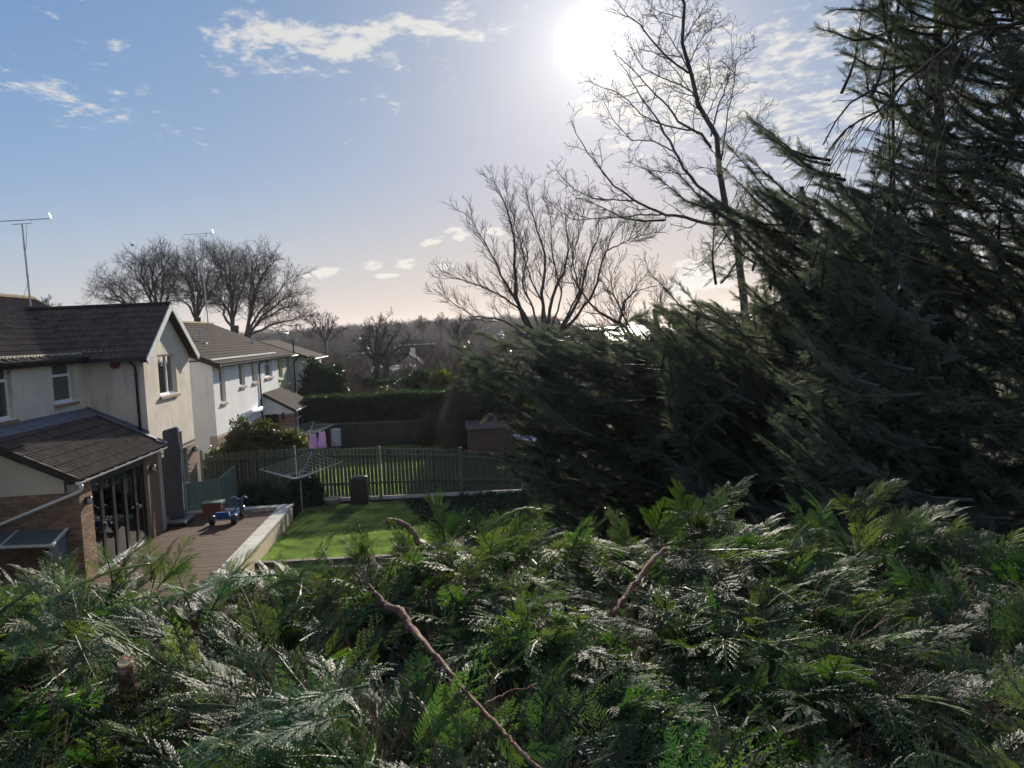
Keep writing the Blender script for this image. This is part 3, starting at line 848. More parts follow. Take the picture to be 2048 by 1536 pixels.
def yagi(px, depth, base, top, left, right, label, n=16):
    """roof television aerial on a leaning mast; positions measured on one upright plane"""
    b0, t0 = at(*base, depth), at(*top, depth)
    t = thing('television_aerial', b0, label, 'aerial', 'roof television aerials')
    d = (t0 - b0)
    m_ = MB().tube([b0 - d * 0.08, b0 + d * 0.5, t0], [0.030, 0.027, 0.024], 8)
    m_.tube([b0 + d*0.3, b0 + d*0.33], 0.04, 8); m_.tube([b0 + d*0.68, b0 + d*0.70], 0.037, 8)
    part('mast', m_, M['metal'], t)
    l, r = at(*left, depth), at(*right, depth)
    l.z = l.z; ax = (r - l)
    q = MB().tube([l, r], 0.013, 6)
    c = l + ax * ((t0 - l).dot(ax) / ax.length_squared)
    u = ax.normalized()
    q.tube([c - u*0.28, c - u*0.27 - Vector((0,0,0.11)), c + u*0.27 - Vector((0,0,0.11)), c + u*0.28], 0.010, 5)
    part('boom', q, M['metal'], t)
    e = MB(); side = Vector((0.0, 1, 0)); side = (side - u * side.dot(u)).normalized()
    for k in range(n):
        p = l + ax * (0.02 + 0.85 * k / n)
        e.tube([p - side * 0.075, p + side * 0.075], 0.005, 4)
    part('elements', e, M['chrome'], t, kind='stuff')
    rf = MB()
    for s_, h in ((1, 0.16), (-1, 0.17)):
        a = r - u*0.02
        bq = a + Vector((0, 0, s_*h)) - u * (0.06 if s_ > 0 else 0.03)
        rf.prism([a - side*0.015, a + side*0.015, bq + side*0.015, bq - side*0.015], tuple(u*0.006))
    part('reflector', rf, M['chrome'], t)
    w = MB().tube([c - Vector((0,0,0.1)) + u*0.12, c - Vector((-0.08,0,0.7)), b0 + d*0.62, b0 + d*0.25 , b0 + d*0.1 + Vector((-0.12,0,0)), b0 + Vector((-0.22, 0, 0.02))], 0.006, 4)
    part('cable', w, M['black_plastic'], t)
yagi(0, 24.6, (60, 600), (44, 448), (-60, 446), (104, 437), 'television aerial on a leaning mast above the nearest house, at the left edge')
yagi(0, 41.0, (416, 645), (400, 474), (367, 469.5), (428, 466), 'television aerial on a thin mast over the second house, in front of the bare oaks', 12)

# ================================================================== HOUSE 2
H2 = thing('white_house', (-11, 36, -0.5), 'white rendered house with slim windows, brown tiled roof and small tiled porch', 'house')
def house_two():
    X, Y0, Y1, E2, RZ, RX = -9.0, 30.5, 41.9, 4.46, 6.22, -12.85
    b = MB()
    win = [(31.30, 32.10, 2.76, 4.28), (34.26, 35.2, 3.22, 4.30), (36.45, 37.35, 3.25, 4.30), (39.0, 40.7, 3.33, 4.32)]
    wall_x(b, X, 0.28, Y0, Y1, 1.55, E2 + 0.08, win)
    b.box(-16.7, X - 0.28, Y0, Y0 + 0.28, -0.6, E2 + 0.05); b.box(-16.7, X-0.28, Y1 - 0.28, Y1, -0.6, E2 + 0.05); b.box(-16.7, -16.4, Y0+0.28, Y1-0.28, -0.6, E2)
    b.prism([(-16.7, Y0, E2), (X, Y0, E2), (RX, Y0, RZ - 0.06)], (0, 0.28, 0))
    b.prism([(-16.7, Y1-0.28, E2), (X, Y1-0.28, E2), (RX, Y1-0.28, RZ - 0.06)], (0, 0.28, 0))
    part('wall', b, M['render2'], H2)
    window_x(H2, X, *win[0], transom=3.55); window_x(H2, X, *win[1]); window_x(H2, X, *win[2]); window_x(H2, X, *win[3], transom=4.0, mull=(39.65,))
    lo = MB(); holes = [(34.3, 36.2, -0.3, 1.35)]
    wall_x(lo, X, 0.26, Y0, Y1, -0.6, 1.548, holes)
    lw = part('brick_base', lo, M['mortar'], H2)
    bricks(H2, lw, (X, Y0, -0.5), (0, 1, 0), 7.7, 2.0, (1, 0, 0), inside=lambda s, t: not (3.7 < s < 5.8 and t < 1.95), limit=140)
    window_x(H2, X, 34.3, 36.2, -0.3, 1.35, mull=(35.2,), sill=False)
    # awning cassette
    a = MB().tube([(X+0.12, 34.1, 1.95), (X+0.12, 38.0, 1.95)], 0.115, 12); a.box(X+0.002, X+0.1, 34.15, 37.95, 1.86, 2.04)
    part('awning_cassette', a, M['upvc'], H2, True)
    pp = MB().tube([(X+0.16, 39.3, E2-0.04), (X+0.16, 39.0, E2-0.13), (X+0.05, 37.85, E2-0.42), (X+0.05, 37.75, E2-0.6), (X+0.05, 37.75, -0.4)], 0.037, 8)
    part('downpipe', pp, M['black_plastic'], H2)
    S = (RZ - E2) / (X - RX)
    b = MB(); ov = 0.32
    ya, yb = Y0 - 0.12, 44.3
    slab(b, (X+ov, ya, E2-ov*S), (X+ov, yb, E2-ov*S), (RX, yb, RZ), (RX, ya, RZ), 0.10)
    slab(b, (-16.95, ya, E2-0.25*S), (-16.95, yb, E2-0.25*S), (RX, yb, RZ), (RX, ya, RZ), 0.10)
    rf = part('roof', b, M['tile2'], H2)
    sl = Vector((-1, 0, S)).normalized()
    tiles(H2, rf, (X+ov, ya, E2-ov*S), (0, 1, 0), sl, yb-ya, math.hypot(X+ov-RX, RZ-E2+ov*S), fn=flat_tile_mesh, tm='tile2', dv=0.28, limit=300,
          order=None)
    r = MB()
    for k in range(30): r.prism([(RX + 0.13*math.cos(q), ya + 0.46*k, RZ + 0.1*math.sin(q)) for q in [math.pi*i/6 for i in range(7)]], (0, 0.45, 0))
    part('ridge_tiles', r, M['mossy'], rf, kind='stuff')
    part('verge_board', MB().bar((X+ov, ya-0.02, E2-ov*S-0.08), (RX, ya-0.02, RZ-0.08), 0.03, 0.18), M['dark_wood'], rf)
    f = MB()
    for k in range(34): f.bar((X, ya+0.2+k*0.4, E2-0.02), (X+ov-0.03, ya+0.2+k*0.4, E2-ov*S-0.11), 0.05, 0.09)
    part('rafter_ends', f, M['dark_wood'], rf, kind='stuff')
    gutter('gutter', H2, X+ov+0.04, ya, yb, E2-ov*S-0.02, M['metal'], clips=18)
    vp = MB().tube([(-10.6, 34.6, 5.0), (-10.6, 34.6, 5.78)], 0.05, 8); vp.box(-10.85, -10.35, 34.45, 34.75, 5.12, 5.2)
    part('soil_vent_pipe', vp, M['barge'], rf)
    vp = MB().tube([(-10.2, 42.0, 4.9), (-10.2, 42.0, 5.45)], 0.06, 8)
    part('vent_pipe', vp, M['barge'], rf)
    part('roof_vent', MB().box(-10.95, -10.75, 33.7, 34.1, 5.34, 5.42), M['black_plastic'], rf)
    # porch
    PX, PY, PZ = -7.62, 38.4, 1.72
    b = MB(); b.prism([(X, PY, 1.55), (PX, PY, 1.55), (PX, PY, 1.66), (X, PY, 2.5)], (0, 0.15, 0))
    part('porch_infill', b, M['render2'], H2)
    b = MB(); b.box(-8.35, PX, PY+0.01, PY+0.2, -0.6, 1.54)
    wall_x(b, PX, 0.2, PY+0.2, 42.9, -0.6, 1.6, [(38.95, 42.4, 0.3, 1.5)])
    pw = part('porch_wall', b, M['mortar'], H2)
    bricks(H2, pw, (-8.35, PY+0.01, -0.3), (1, 0, 0), 0.73, 1.8, (0, -1, 0)); bricks(H2, pw, (PX, PY+0.01, -0.3), (0, 1, 0), 0.55, 1.8, (1, 0, 0))
    part('back_door', MB().box(X, -8.36, PY+0.12, PY+0.16, -0.5, 1.52), M['dark_wood'], H2)
    part('door_pane', MB().box(-8.75, -8.5, PY+0.10, PY+0.118, 0.2, 1.2), M['pane'], H2)
    window_x(H2, PX, 38.95, 42.4, 0.3, 1.5, transom=1.15, mull=(40.0, 41.2), sill=True)
    b = MB(); slab(b, (PX+0.15, PY-0.1, PZ), (PX+0.15, 43.1, PZ), (X+0.005, 43.1, 2.62), (X+0.005, PY-0.1, 2.62), 0.07)
    pr = part('porch_roof', b, M['tile2'], H2)
    gutter('porch_gutter', H2, PX+0.19, PY-0.1, 43.1, PZ-0.03, M['upvc'], 0.055, 5)
    part('porch_verge', MB().bar((PX+0.15, PY-0.13, PZ-0.06), (X+0.005, PY-0.13, 2.56), 0.03, 0.14), M['dark_wood'], pr)
    l = MB().tube([(-8.1, PY-0.08, 1.30), (-8.1, PY-0.08, 1.62)], [0.08, 0.05], 8)
    part('wall_lantern', l, M['black_plastic'], H2)
house_two()

H3 = thing('yellow_house', (-12, 46, -0.6), 'pale yellow rendered house with two slim windows, behind the white house', 'house')
def house_three():
    X, Y0, Y1, E3 = -9.45, 43.9, 48.7, 4.25
    b = MB(); win = [(44.3, 45.35, 3.0, 4.15), (46.6, 47.5, 2.55, 4.15)]
    wall_x(b, X, 0.25, Y0, Y1, -0.8, E3, win); b.box(-16, X-0.25, Y0, Y1, -0.8, E3 - 0.02)
    part('wall', b, M['render3'], H3)
    for w_ in win: window_x(H3, X, *w_, transom=None, sillmat='render3')
    b = MB(); slab(b, (X+0.3, Y0, E3), (X+0.3, 49.2, E3), (-13, 49.2, 5.7), (-13, Y0, 5.7), 0.1)
    rf = part('roof', b, M['tile2'], H3)
    S = []
    for j in range(13):
        for i in range(17): S.append((j, i))
    tb = MB(); sl = Vector((-13-X-0.3, 0, 1.45)).normalized()
    src = flat_tile_mesh(); V0 = np.concatenate(src.v)
    for j, i in S:
        A = np.array(frame_mat(Vector((X+0.3, Y0+0.15+i*0.3, E3+0.01)) + sl*0.28*j, (0, 1, 0), sl, Vector((0,1,0)).cross(sl)))
        tb.add(V0 @ A[:3,:3].T + A[:3,3], src.f)
    part('tile_field', tb, M['tile2'], rf, kind='stuff')
    part('gutter', MB().tube([(X+0.33, Y0, E3-0.06), (X+0.33, 49.2, E3-0.06)], 0.05, 6), M['black_plastic'], rf)
    part('downpipe', MB().tube([(X+0.33, 48.9, E3-0.08), (X+0.06, 48.5, E3-0.5), (X+0.06, 48.5, -0.6)], 0.04, 6), M['black_plastic'], H3)
    part('flue', MB().tube([(-9.3, 48.2, 4.3), (-9.3, 48.2, 5.2)], 0.05, 6), M['black_plastic'], rf)
house_three()

H4 = thing('end_house', (-12, 52, -0.6), 'small white gable-ended house beyond the yellow one, last of the row', 'house')
def house_four():
    b = MB(); b.box(-14, -8.62, 48.95, 54, 1.9, 4.05)
    part('wall', b, M['render2'], H4)
    part('base', MB().box(-14, -8.60, 48.93, 54, -0.8, 1.88), M['dark_wood'], H4)
    b = MB(); slab(b, (-8.2, 48.6, 3.95), (-8.2, 54.2, 3.95), (-11.5, 54.2, 5.2), (-11.5, 48.6, 5.2), 0.12)
    rf = part('roof', b, M['tile2'], H4)
    part('gutter', MB().tube([(-8.17, 48.6, 3.9), (-8.17, 54.2, 3.9)], 0.06, 6), M['black_plastic'], rf)
    part('downpipe', MB().tube([(-8.3, 49.0, 3.85), (-8.56, 48.9, 3.5), (-8.56, 48.9, 1.9)], 0.04, 6), M['black_plastic'], H4)
    part('coping', MB().box(-9.4, -8.2, 48.6, 48.92, 1.80, 1.88), M['sleeper'], H4)
house_four()

# bungalow in the hollow, seen over the hedges
H5 = thing('bungalow', (-4, 90, -2), 'distant bungalow with a steep tiled gable roof and one pale chimney', 'house')
def bungalow():
    def P(x, y, d): return at(x, y, d)
    a, b_, c, d = P(790, 748, 88), P(850, 748, 88), P(822, 706, 92), P(776, 706, 92)
    L = MB(); L.prism([tuple(P(786, 760, 90)), tuple(P(852, 752, 90)), tuple(P(852, 736, 90)), tuple(P(820, 708, 90)), tuple(P(790, 738, 90))], (0, 6, 0))
    part('wall', L, M['render3'], H5)
    r = MB()
    slab(r, tuple(P(756, 742, 89)), tuple(P(808, 742, 89)), tuple(P(820, 706, 92)), tuple(P(758, 707, 92)), 0.15)
    slab(r, tuple(P(855, 737, 89.5)), tuple(P(862, 733, 96)), tuple(P(822, 703, 98)), tuple(P(818, 706, 89.5)), 0.2)
    part('roof', r, M['tile2'], H5)
    q = P(826, 712, 93)
    ch = part('chimney', MB().box(q.x-0.25, q.x+0.25, 92.7, 93.4, q.z-0.5, q.z+1.0), M['render2'], H5)
    part('chimney_pot', MB().tube([(q.x, 93, q.z+1.0), (q.x, 93, q.z+1.4)], 0.12, 8), M['tile2'], ch)
    w = P(815, 745, 87.5)
    part('window', MB().box(w.x-0.6, w.x+0.6, 87.8, 87.9, w.z-0.4, w.z+0.4), M['glass'], H5)
    part('verge_board', MB().bar(P(857, 737, 89.3), P(819, 706, 89.3), 0.06, 0.2), M['upvc'], H5)
bungalow()
def outbuilding(name, x0, x1, yt, yb, depth, label, m_, roofm, rise=10):
    p, q = at(x0, yb, depth), at(x1, yb, depth); r = at(x0, yt, depth)
    t = thing(name, (p + q) / 2, label, 'outbuilding')
    part('wall', MB().box(p.x, q.x, depth, depth+4, p.z - 2, r.z), m_, t)
    rr = MB(); zt = r.z + rise * depth / FPX
    slab(rr, (p.x-0.2, depth-0.2, r.z), (q.x+0.2, depth-0.2, r.z), (q.x+0.2, depth+2, zt), (p.x-0.2, depth+2, zt), 0.12)
    slab(rr, (p.x-0.2, depth+4.2, r.z), (q.x+0.2, depth+4.2, r.z), (q.x+0.2, depth+2, zt), (p.x-0.2, depth+2, zt), 0.12)
    part('roof', rr, roofm, t)
    part('fascia', MB().box(p.x-0.2, q.x+0.2, depth-0.28, depth-0.2, r.z-0.12, r.z+0.02), M['upvc'], t)
    return t
outbuilding('garage', 848, 893, 741, 756, 80, 'low flat garage with a white fascia right of the bungalow', M['render2'], M['tile2'], 6)
outbuilding('garage', 702, 748, 748, 760, 76, 'low garage with a pale fascia left of the bungalow, beside the ivy trunk', M['render2'], M['tile2'], 7)
outbuilding('terrace_roof', 800, 870, 690, 715, 130, 'long low dark roofed building behind the bungalow chimney', M['tile2'], M['tile2'], 8)
outbuilding('cottage', 905, 960, 738, 760, 84, 'dark gabled outhouse behind the russet bush', M['tile2'], M['tile2'], 22)
outbuilding('conservatory_shed', 748, 835, 742, 758, 70, 'pale low roofed shed in front of the bungalow', M['barge'], M['lead'], 8)

# ================================================================== GARDEN OF HOUSE 1
def garden():
    # lawn sheets
    struct('lawn', MB().add([(-5.0, 18.6, -0.5), (0.6, 18.6, -0.51), (-0.1, 21.0, -0.52), (-1.2, 23.5, -0.53), (-1.7, 26.0, -0.535), (-5.0, 26.0, -0.5)], [(0, 1, 2, 3, 4, 5)]), M['lawn'])
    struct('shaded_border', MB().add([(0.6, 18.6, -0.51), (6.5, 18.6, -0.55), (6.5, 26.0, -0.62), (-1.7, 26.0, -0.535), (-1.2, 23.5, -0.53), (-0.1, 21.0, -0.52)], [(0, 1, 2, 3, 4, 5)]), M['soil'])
    struct('flower_bed', MB().add([(-8.4, 24.3, -0.30), (-5.2, 24.3, -0.42), (-5.0, 25.2, -0.49), (-5.0, 26.0, -0.492), (6.5, 26.0, -0.61), (6.5, 27.0, -0.65), (-8.4, 27.0, -0.40)], [(0, 1, 2, 3, 4, 5, 6)]), M['soil'])
    struct('neighbour_lawn', MB().add([(-7.0, 27.4, -0.50), (0.2, 27.4, -0.56), (0.9, 39.6, -0.54), (-7.4, 39.6, -0.50)], [(0, 1, 2, 3)]), M['lawn'])
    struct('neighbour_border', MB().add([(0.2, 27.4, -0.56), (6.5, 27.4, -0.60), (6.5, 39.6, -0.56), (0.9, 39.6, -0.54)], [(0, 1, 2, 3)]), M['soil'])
    struct('neighbour_path', MB().add([(-9.0, 27.4, -0.47), (-7.4, 27.4, -0.485), (-7.4, 39.0, -0.485), (-9.0, 39.0, -0.47)], [(0, 1, 2, 3)]), M['coping'])
    # timber deck
    dk = thing('deck', (-6.7, 20.5, 0), 'raised brown timber deck beside the conservatory doors', 'deck')
    me = MB().box(-1.325, 1.325, -0.069, 0.069, -0.022, 0).mesh('board', M['deck'])
    me2 = MB().box(-1.5, 1.5, -0.069, 0.069, -0.022, 0).mesh('board', M['deck'])
    k = 0
    for i in range(66):
        y = 14.2 + i * 0.1465
        if y > 23.85: break
        if y < 22.1: o = bpy.data.objects.new('board', me); x = -6.7
        else: o = bpy.data.objects.new('board', me2); x = -6.875
        COL.objects.link(o); put_under(o, dk); o.location = (x, y, -R.uniform(0, 0.003))
    part('frame', MB().box(-8.0, -5.40, 14.1, 23.9, -0.5, -0.03), M['dark_wood'], dk)
    # retaining wall with coping
    rw = thing('retaining_wall', (-5.2, 20.8, -0.5), 'cream retaining wall with pale coping slabs between deck and lawn', 'wall')
    for i in range(11):
        y = 14.0 + i * 0.93
        part('coping_slab', MB().box(-5.385, -4.985, y + 0.004, y + 0.922, -0.035, 0.022 + R.uniform(0, 0.004)), M['coping'], rw)
    for i in range(3):
        x = -5.39 - i * 0.93
        part('coping_slab', MB().box(x - 0.922, x - 0.004, 23.90, 24.22, -0.035, 0.022 + R.uniform(0, 0.004)), M['coping'], rw)
    for i in range(8):
        y = 14.0 + i * 1.28
        part('panel', MB().box(-5.30, -5.03, y + 0.006, y + 1.268, -0.56, -0.037), M['cream_board'], rw)
    part('panel', MB().box(-8.3, -5.32, 23.95, 24.18, -0.56, -0.037), M['cream_board'], rw)
    # sleepers at the near end of the lawn
    sl = thing('sleeper_edging', (-2, 19.2, -0.5), 'pair of grey timber sleepers edging the near end of the lawn', 'sleepers')
    for (y, z) in ((19.20, -0.40), (18.85, -0.50)):
        a, b_ = (-4.98, y + 0.02, z), (2.4, y - 0.35, z - 0.02)
        part('sleeper', MB().bar(a, b_, 0.16, 0.14), M['sleeper'], sl)
    # leaning storage box roof by the conservatory wall
    lt = thing('lean_to_store', (-9, 16.6, 0), 'low lean-to store with dark sheet roof and pale frame, left of the conservatory', 'store')
    A_, B_, C_, D_ = at(-60, 1098, 16.25), at(103, 1092, 16.25), at(135, 1058, 17.1), at(-5, 1063, 17.1)
    r = MB(); slab(r, A_, B_, C_, D_, 0.02); part('roof_sheet', r, M['leadroof'], lt)
    up = Vector((0, 0, 0.012))
    f = MB().bar(A_ + up, B_ + up, 0.05, 0.05).bar(B_ + up, C_ + up, 0.05, 0.05).bar(at(35, 1062, 17.09) + up, at(0, 1094, 16.25) + up, 0.03, 0.03)
    part('roof_frame', f, M['barge'], lt)
    s = MB().prism([B_ - Vector((.03,0,.05)), C_ - Vector((.03,0,.05)), Vector((C_.x-.03, C_.y, -0.3)), Vector((B_.x-.03, B_.y, -0.3))], (-0.03, 0, 0))
    part('side_panel', s, M['lead'], lt)
    part('post', MB().box(B_.x-0.12, B_.x-0.05, B_.y+0.0, B_.y+0.07, -0.3, B_.z-0.06), M['dark_wood'], lt)
M['leadroof'] = mat('green_grey_roof_sheet', (0.085, 0.11, 0.115), 0.45, 0.12, 3, spec=0.4)
garden()

def furniture():
    # folded parasol
    t = thing('parasol', (-7.95, 22.7, 0), 'tall closed cantilever parasol in a charcoal cover beside the wing wall', 'parasol')
    b = MB(); rows = []
    tl, tr, bl, br = at(325, 858, 22.7), at(357, 856, 22.7), at(339, 1034, 22.7), at(371, 1040, 22.7)
    n = 16; prof = [(0, 0.86), (0.02, 1.0), (0.25, 1.02), (0.5, 0.98), (0.75, 0.93), (0.97, 0.90), (1.0, 0.8)]
    V = []
    for tt, sc in prof:
        cl = tl.lerp(bl, tt); cr = tr.lerp(br, tt); c = (cl + cr) / 2; hw = (cr - cl).length / 2 * sc
        for j in range(n):
            a = 2*math.pi*j/n
            ex = abs(math.cos(a))**0.45 * math.copysign(1, math.cos(a)); ey = abs(math.sin(a))**0.45 * math.copysign(1, math.sin(a))
            wob = 1 + 0.05*math.sin(a*5 + tt*3)
            V.append((c.x + hw*ex*wob, c.y + 0.13*ey*wob, c.z + (0.06*math.cos(a) if tt < 0.1 else 0)))
    F = [(i*n+j, (i+1)*n+j, (i+1)*n+(j+1)%n, i*n+(j+1)%n) for i in range(len(prof)-1) for j in range(n)]
    F.append(tuple(range(n))); F.append(tuple(reversed(range((len(prof)-1)*n, len(prof)*n))))
    b.add(V, F); part('cover', b, M['parasol'], t, True)
    part('mast', MB().tube([br + Vector((0.05, 0.02, -0.02)), at(372, 1000, 22.72), at(367, 930, 22.78), tr + Vector((0.02, .1, -.1))], 0.022, 8), M['metal'], t)
    for (x, y) in ((-8.22, 22.42), (-7.80, 22.42), (-8.22, 22.86), (-7.80, 22.86)):
        part('base_slab', MB().box(x-0.2, x+0.2, y-0.21, y+0.21, 0.09, 0.135), M['stone_base'], t)
    part('base_frame', MB().box(-8.44, -7.58, 22.19, 23.09, 0.05, 0.088).tube([(-8.02, 22.66, 0.13), (-8.02, 22.66, 0.28)], 0.09, 12), M['black_plastic'], t)
    for (x, y) in ((-8.36, 22.26), (-7.66, 22.26), (-8.36, 23.02), (-7.66, 23.02)):
        part('wheel', MB().tube([(x-0.02, y, 0.035), (x+0.02, y, 0.035)], 0.035, 12), M['black_plastic'], t)
    # painted screen
    t = thing('garden_screen', (-7.6, 24.6, 0), 'low sage green boarded screen standing behind the parasol', 'screen')
    A_, B_, C_ = Vector((-8.25, 23.98, 0)), Vector((-7.28, 24.62, 0)), Vector((-7.12, 25.75, 0))
    zt = 0.86
    for p, q, n in ((A_, B_, 11), (B_, C_, 10)):
        d = (q - p) / n
        for i in range(n):
            a = p + d * (i + 0.04); c = p + d * (i + 0.96)
            zz = zt if p is A_ else zt + 0.22 * max(0, (i - 1) / n)
            part('board', MB().bar(a + Vector((0, 0, zz/2 - 0.15)), c + Vector((0, 0, zz/2 - 0.15)), 0.02, zz + 0.3), M['screen'], t)
    part('cap_rail', MB().bar(A_ + Vector((0,0,zt+0.015)), B_ + Vector((0,0,zt+0.015)), 0.06, 0.03), M['screen'], t)
    part('cap_rail', MB().bar(B_ + Vector((0,0,zt+0.03)), C_ + Vector((0,0,zt+0.22)), 0.06, 0.03), M['screen'], t)
    t = tag(link('compost_caddy', MB().lathe([(0.0,-0.6),(0.16,-0.6),(0.21,0.0),(0.22,0.04),(0.17,0.10),(0.08,0.14),(0.0,0.15)], (0,0,0), 18).mesh('compost_caddy', M['teal'], True), loc=at(398, 972, 25.6)),
            'round green plastic tub with a domed lid behind the sage screen', 'tub')
    # storage box
    t = thing('storage_box', (-7.15, 23.4, 0), 'small russet storage box with a grey lid in front of the sage screen', 'box')
    part('body', MB().box(-7.44, -6.90, 23.25, 23.6, 0.0, 0.36), M['terracotta'], t)
    part('lid', MB().box(-7.47, -6.87, 23.22, 23.63, 0.362, 0.42), M['screen'], t)
    # trike
    t = thing('tricycle', (-6.5, 22.5, 0), "child's blue plastic tricycle with fat black rear wheels on the deck", 'tricycle')
    for x, y, r, w in ((-6.84, 22.15, 0.135, 0.07), (-6.22, 22.12, 0.135, 0.07), (-6.20, 22.85, 0.185, 0.03)):
        b = MB()
        prof = [(r*0.55, -w), (r*0.9, -w), (r, -w*0.6), (r, w*0.6), (r*0.9, w), (r*0.55, w)]
        V = [(x + h, y + q*math.cos(2*math.pi*j/20), r + q*math.sin(2*math.pi*j/20)) for q, h in prof for j in range(20)]
        b.add(V, [(i*20+j, i*20+(j+1)%20, (i+1)*20+(j+1)%20, (i+1)*20+j) for i in range(5) for j in range(20)])
        wh = part('wheel', b, M['black_plastic'], t, True)
        part('rim', MB().tube([(x-w*0.8, y, r), (x+w*0.8, y, r)], r*0.56, 16), M['navy'] if r < 0.15 else M['metal'], wh)
    s = MB(); s.prism([(-6.70, 22.10, 0.17), (-6.70, 22.02, 0.36), (-6.70, 22.10, 0.37), (-6.70, 22.22, 0.22), (-6.70, 22.48, 0.20), (-6.70, 22.50, 0.15)], (0.36, 0, 0))
    part('seat', s, M['blue'], t)
    s = MB().prism([(-6.40, 22.1, 0.16), (-6.40, 22.6, 0.16), (-6.30, 22.6, 0.26), (-6.30, 22.1, 0.22)], (0.13, 0, 0))
    part('footboard', s, M['blue'], t)
    part('axle', MB().tube([(-6.84, 22.14, 0.135), (-6.22, 22.12, 0.135)], 0.014, 8), M['metal'], t)
    part('frame', MB().tube([(-6.5, 22.14, 0.14), (-6.42, 22.5, 0.17), (-6.25, 22.75, 0.42)], 0.022, 8), M['navy'], t, True)
    fk = MB().tube([(-6.23, 22.85, 0.185), (-6.24, 22.74, 0.55)], 0.016, 8).tube([(-6.16, 22.85, 0.185), (-6.17, 22.74, 0.55)], 0.016, 8).bar((-6.26, 22.74, 0.50), (-6.14, 22.74, 0.50), 0.09, 0.16)
    part('fork', fk, M['navy'], t)
    part('handlebar', MB().tube([(-6.46, 22.66, 0.62), (-6.34, 22.72, 0.66), (-6.20, 22.73, 0.55), (-6.06, 22.72, 0.66), (-5.96, 22.66, 0.60)], 0.014, 8), M['metal'], t, True)
    part('reflector', MB().tube([(-6.08, 22.66, 0.36), (-6.08, 22.64, 0.36)], 0.03, 10), M['chrome'], t)
    # rotary airer
    def airer(name, c, L_, R_, N_, F_, hub, ground, label):
        t = thing(name, (c[0], c[1], ground), label, 'clothes airer', 'rotary clothes airers')
        hubp = Vector((c[0], c[1], hub)); cs = [Vector(q) for q in (L_, N_, R_, F_)]
        part('pole', MB().tube([(c[0], c[1], ground), hubp + Vector((0,0,0.25))], 0.024, 10), M['metal'], t)
        part('hub', MB().tube([hubp - Vector((0,0,.05)), hubp + Vector((0,0,0.06))], 0.05, 10), M['black_plastic'], t)
        for q in cs:
            part('arm', MB().tube([hubp, q], 0.013, 6), M['metal'], t)
            part('strut', MB().tube([hubp + Vector((0,0,0.24)), hubp.lerp(q, 0.38)], 0.009, 6), M['metal'], t)
        l = MB()
        for k in range(7):
            f = 1 - k * 0.115
            P = [hubp.lerp(q, f) for q in cs]
            for i in range(4):
                a, b2 = P[i], P[(i+1) % 4]; m_ = (a + b2)/2 - Vector((0, 0, 0.02))
                l.tube([a, m_, b2], 0.0045, 4, cap=False)
        part('line', l, M['line'], t, kind='stuff')
        return cs
    airer('rotary_airer', (-4.93, 25.25), (-6.22, 25.35, 0.98), (-3.55, 25.15, 1.10), (-4.95, 24.0, 0.86), (-4.72, 26.4, 1.30), 0.62, -0.5,
          'open rotary clothes airer with empty lines on the near lawn')
    cs = airer('rotary_airer', (-6.55, 36.3), (-7.6, 36.4, 1.05), (-5.35, 36.2, 1.12), (-6.7, 35.2, 0.95), (-6.5, 37.3, 1.2), 0.65, -0.5,
          'rotary clothes airer with lilac washing in the garden of the white house')
    N_, R_ = cs[1], cs[2]
    def garment(x0, x1, yt, yb, d, label, m_, collar=True):
        a, b2, c = at(x0, yt, d), at(x1, yt, d), at((x0+x1)/2, yb, d)
        nx, nz = 12, 12; V = []; w = b2.x - a.x; h = a.z - c.z
        for j in range(nz + 1):
            v = j / nz
            for i in range(nx + 1):
                u = i / nx; fl = 0.72 + 0.28 * min(1, v * 1.3)
                x = a.x + w * (0.5 + (u - 0.5) * fl)
                neck = 0.10 * h * max(0, 1 - abs(u - 0.5) * 4) * (1 - v)**3
                V.append((x + 0.02*v*math.sin(7*v), d + 0.03*math.sin(u*15 + v*2) * v, a.z + (b2.z - a.z)*u - h * v - neck))
        F = [(j*(nx+1)+i, j*(nx+1)+i+1, (j+1)*(nx+1)+i+1, (j+1)*(nx+1)+i) for j in range(nz) for i in range(nx)]
        o = link('dress' if collar else 'cloth', MB().add([(q[0]-a.x, q[1]-d, q[2]-a.z) for q in V], F).mesh('dress', m_, True), loc=(a.x, d, a.z))
        o.modifiers.new('thick', 'SOLIDIFY').thickness = 0.008
        tag(o, label, 'dress' if collar else 'cloth')
        if collar:
            q = [(V[i][0], V[i][1] - 0.012, V[i][2]) for i in range(3, 10)]
            part('collar', MB().tube(q, 0.014, 5), M['upvc'], o)
            for i in (2, 10): part('peg', MB().box(V[i][0]-.008, V[i][0]+.008, d-.02, d+.01, V[i][2]-.03, V[i][2]+.05), M['line'], o)
    garment(616, 635, 868, 897, 35.6, 'lilac pinafore dress with white collar, left of two on the line', M['lilac'])
    garment(635, 652, 863, 896, 35.9, 'lilac pinafore dress hanging right of its twin beside the water butt', M['lilac'])
    garment(603, 617, 872, 884, 35.4, 'small beige cloth on the line left of the lilac dresses', M['cloth'], False)
    # black compost bin
    t = thing('compost_bin', (-3.15, 26.15, -0.5), 'black ribbed compost bin standing against the picket fence', 'bin')
    b = MB(); x, y = -3.15, 26.12
    for k in range(8):
        z0 = -0.5 + k * 0.108; w = 0.295 - k * 0.006
        b.box(x-w, x+w, y-w, y+w, z0, z0+0.098); b.box(x-w+.015, x+w-.015, y-w+.015, y+w-.015, z0+0.098, z0+0.108)
    part('body', b, M['black_plastic'], t)
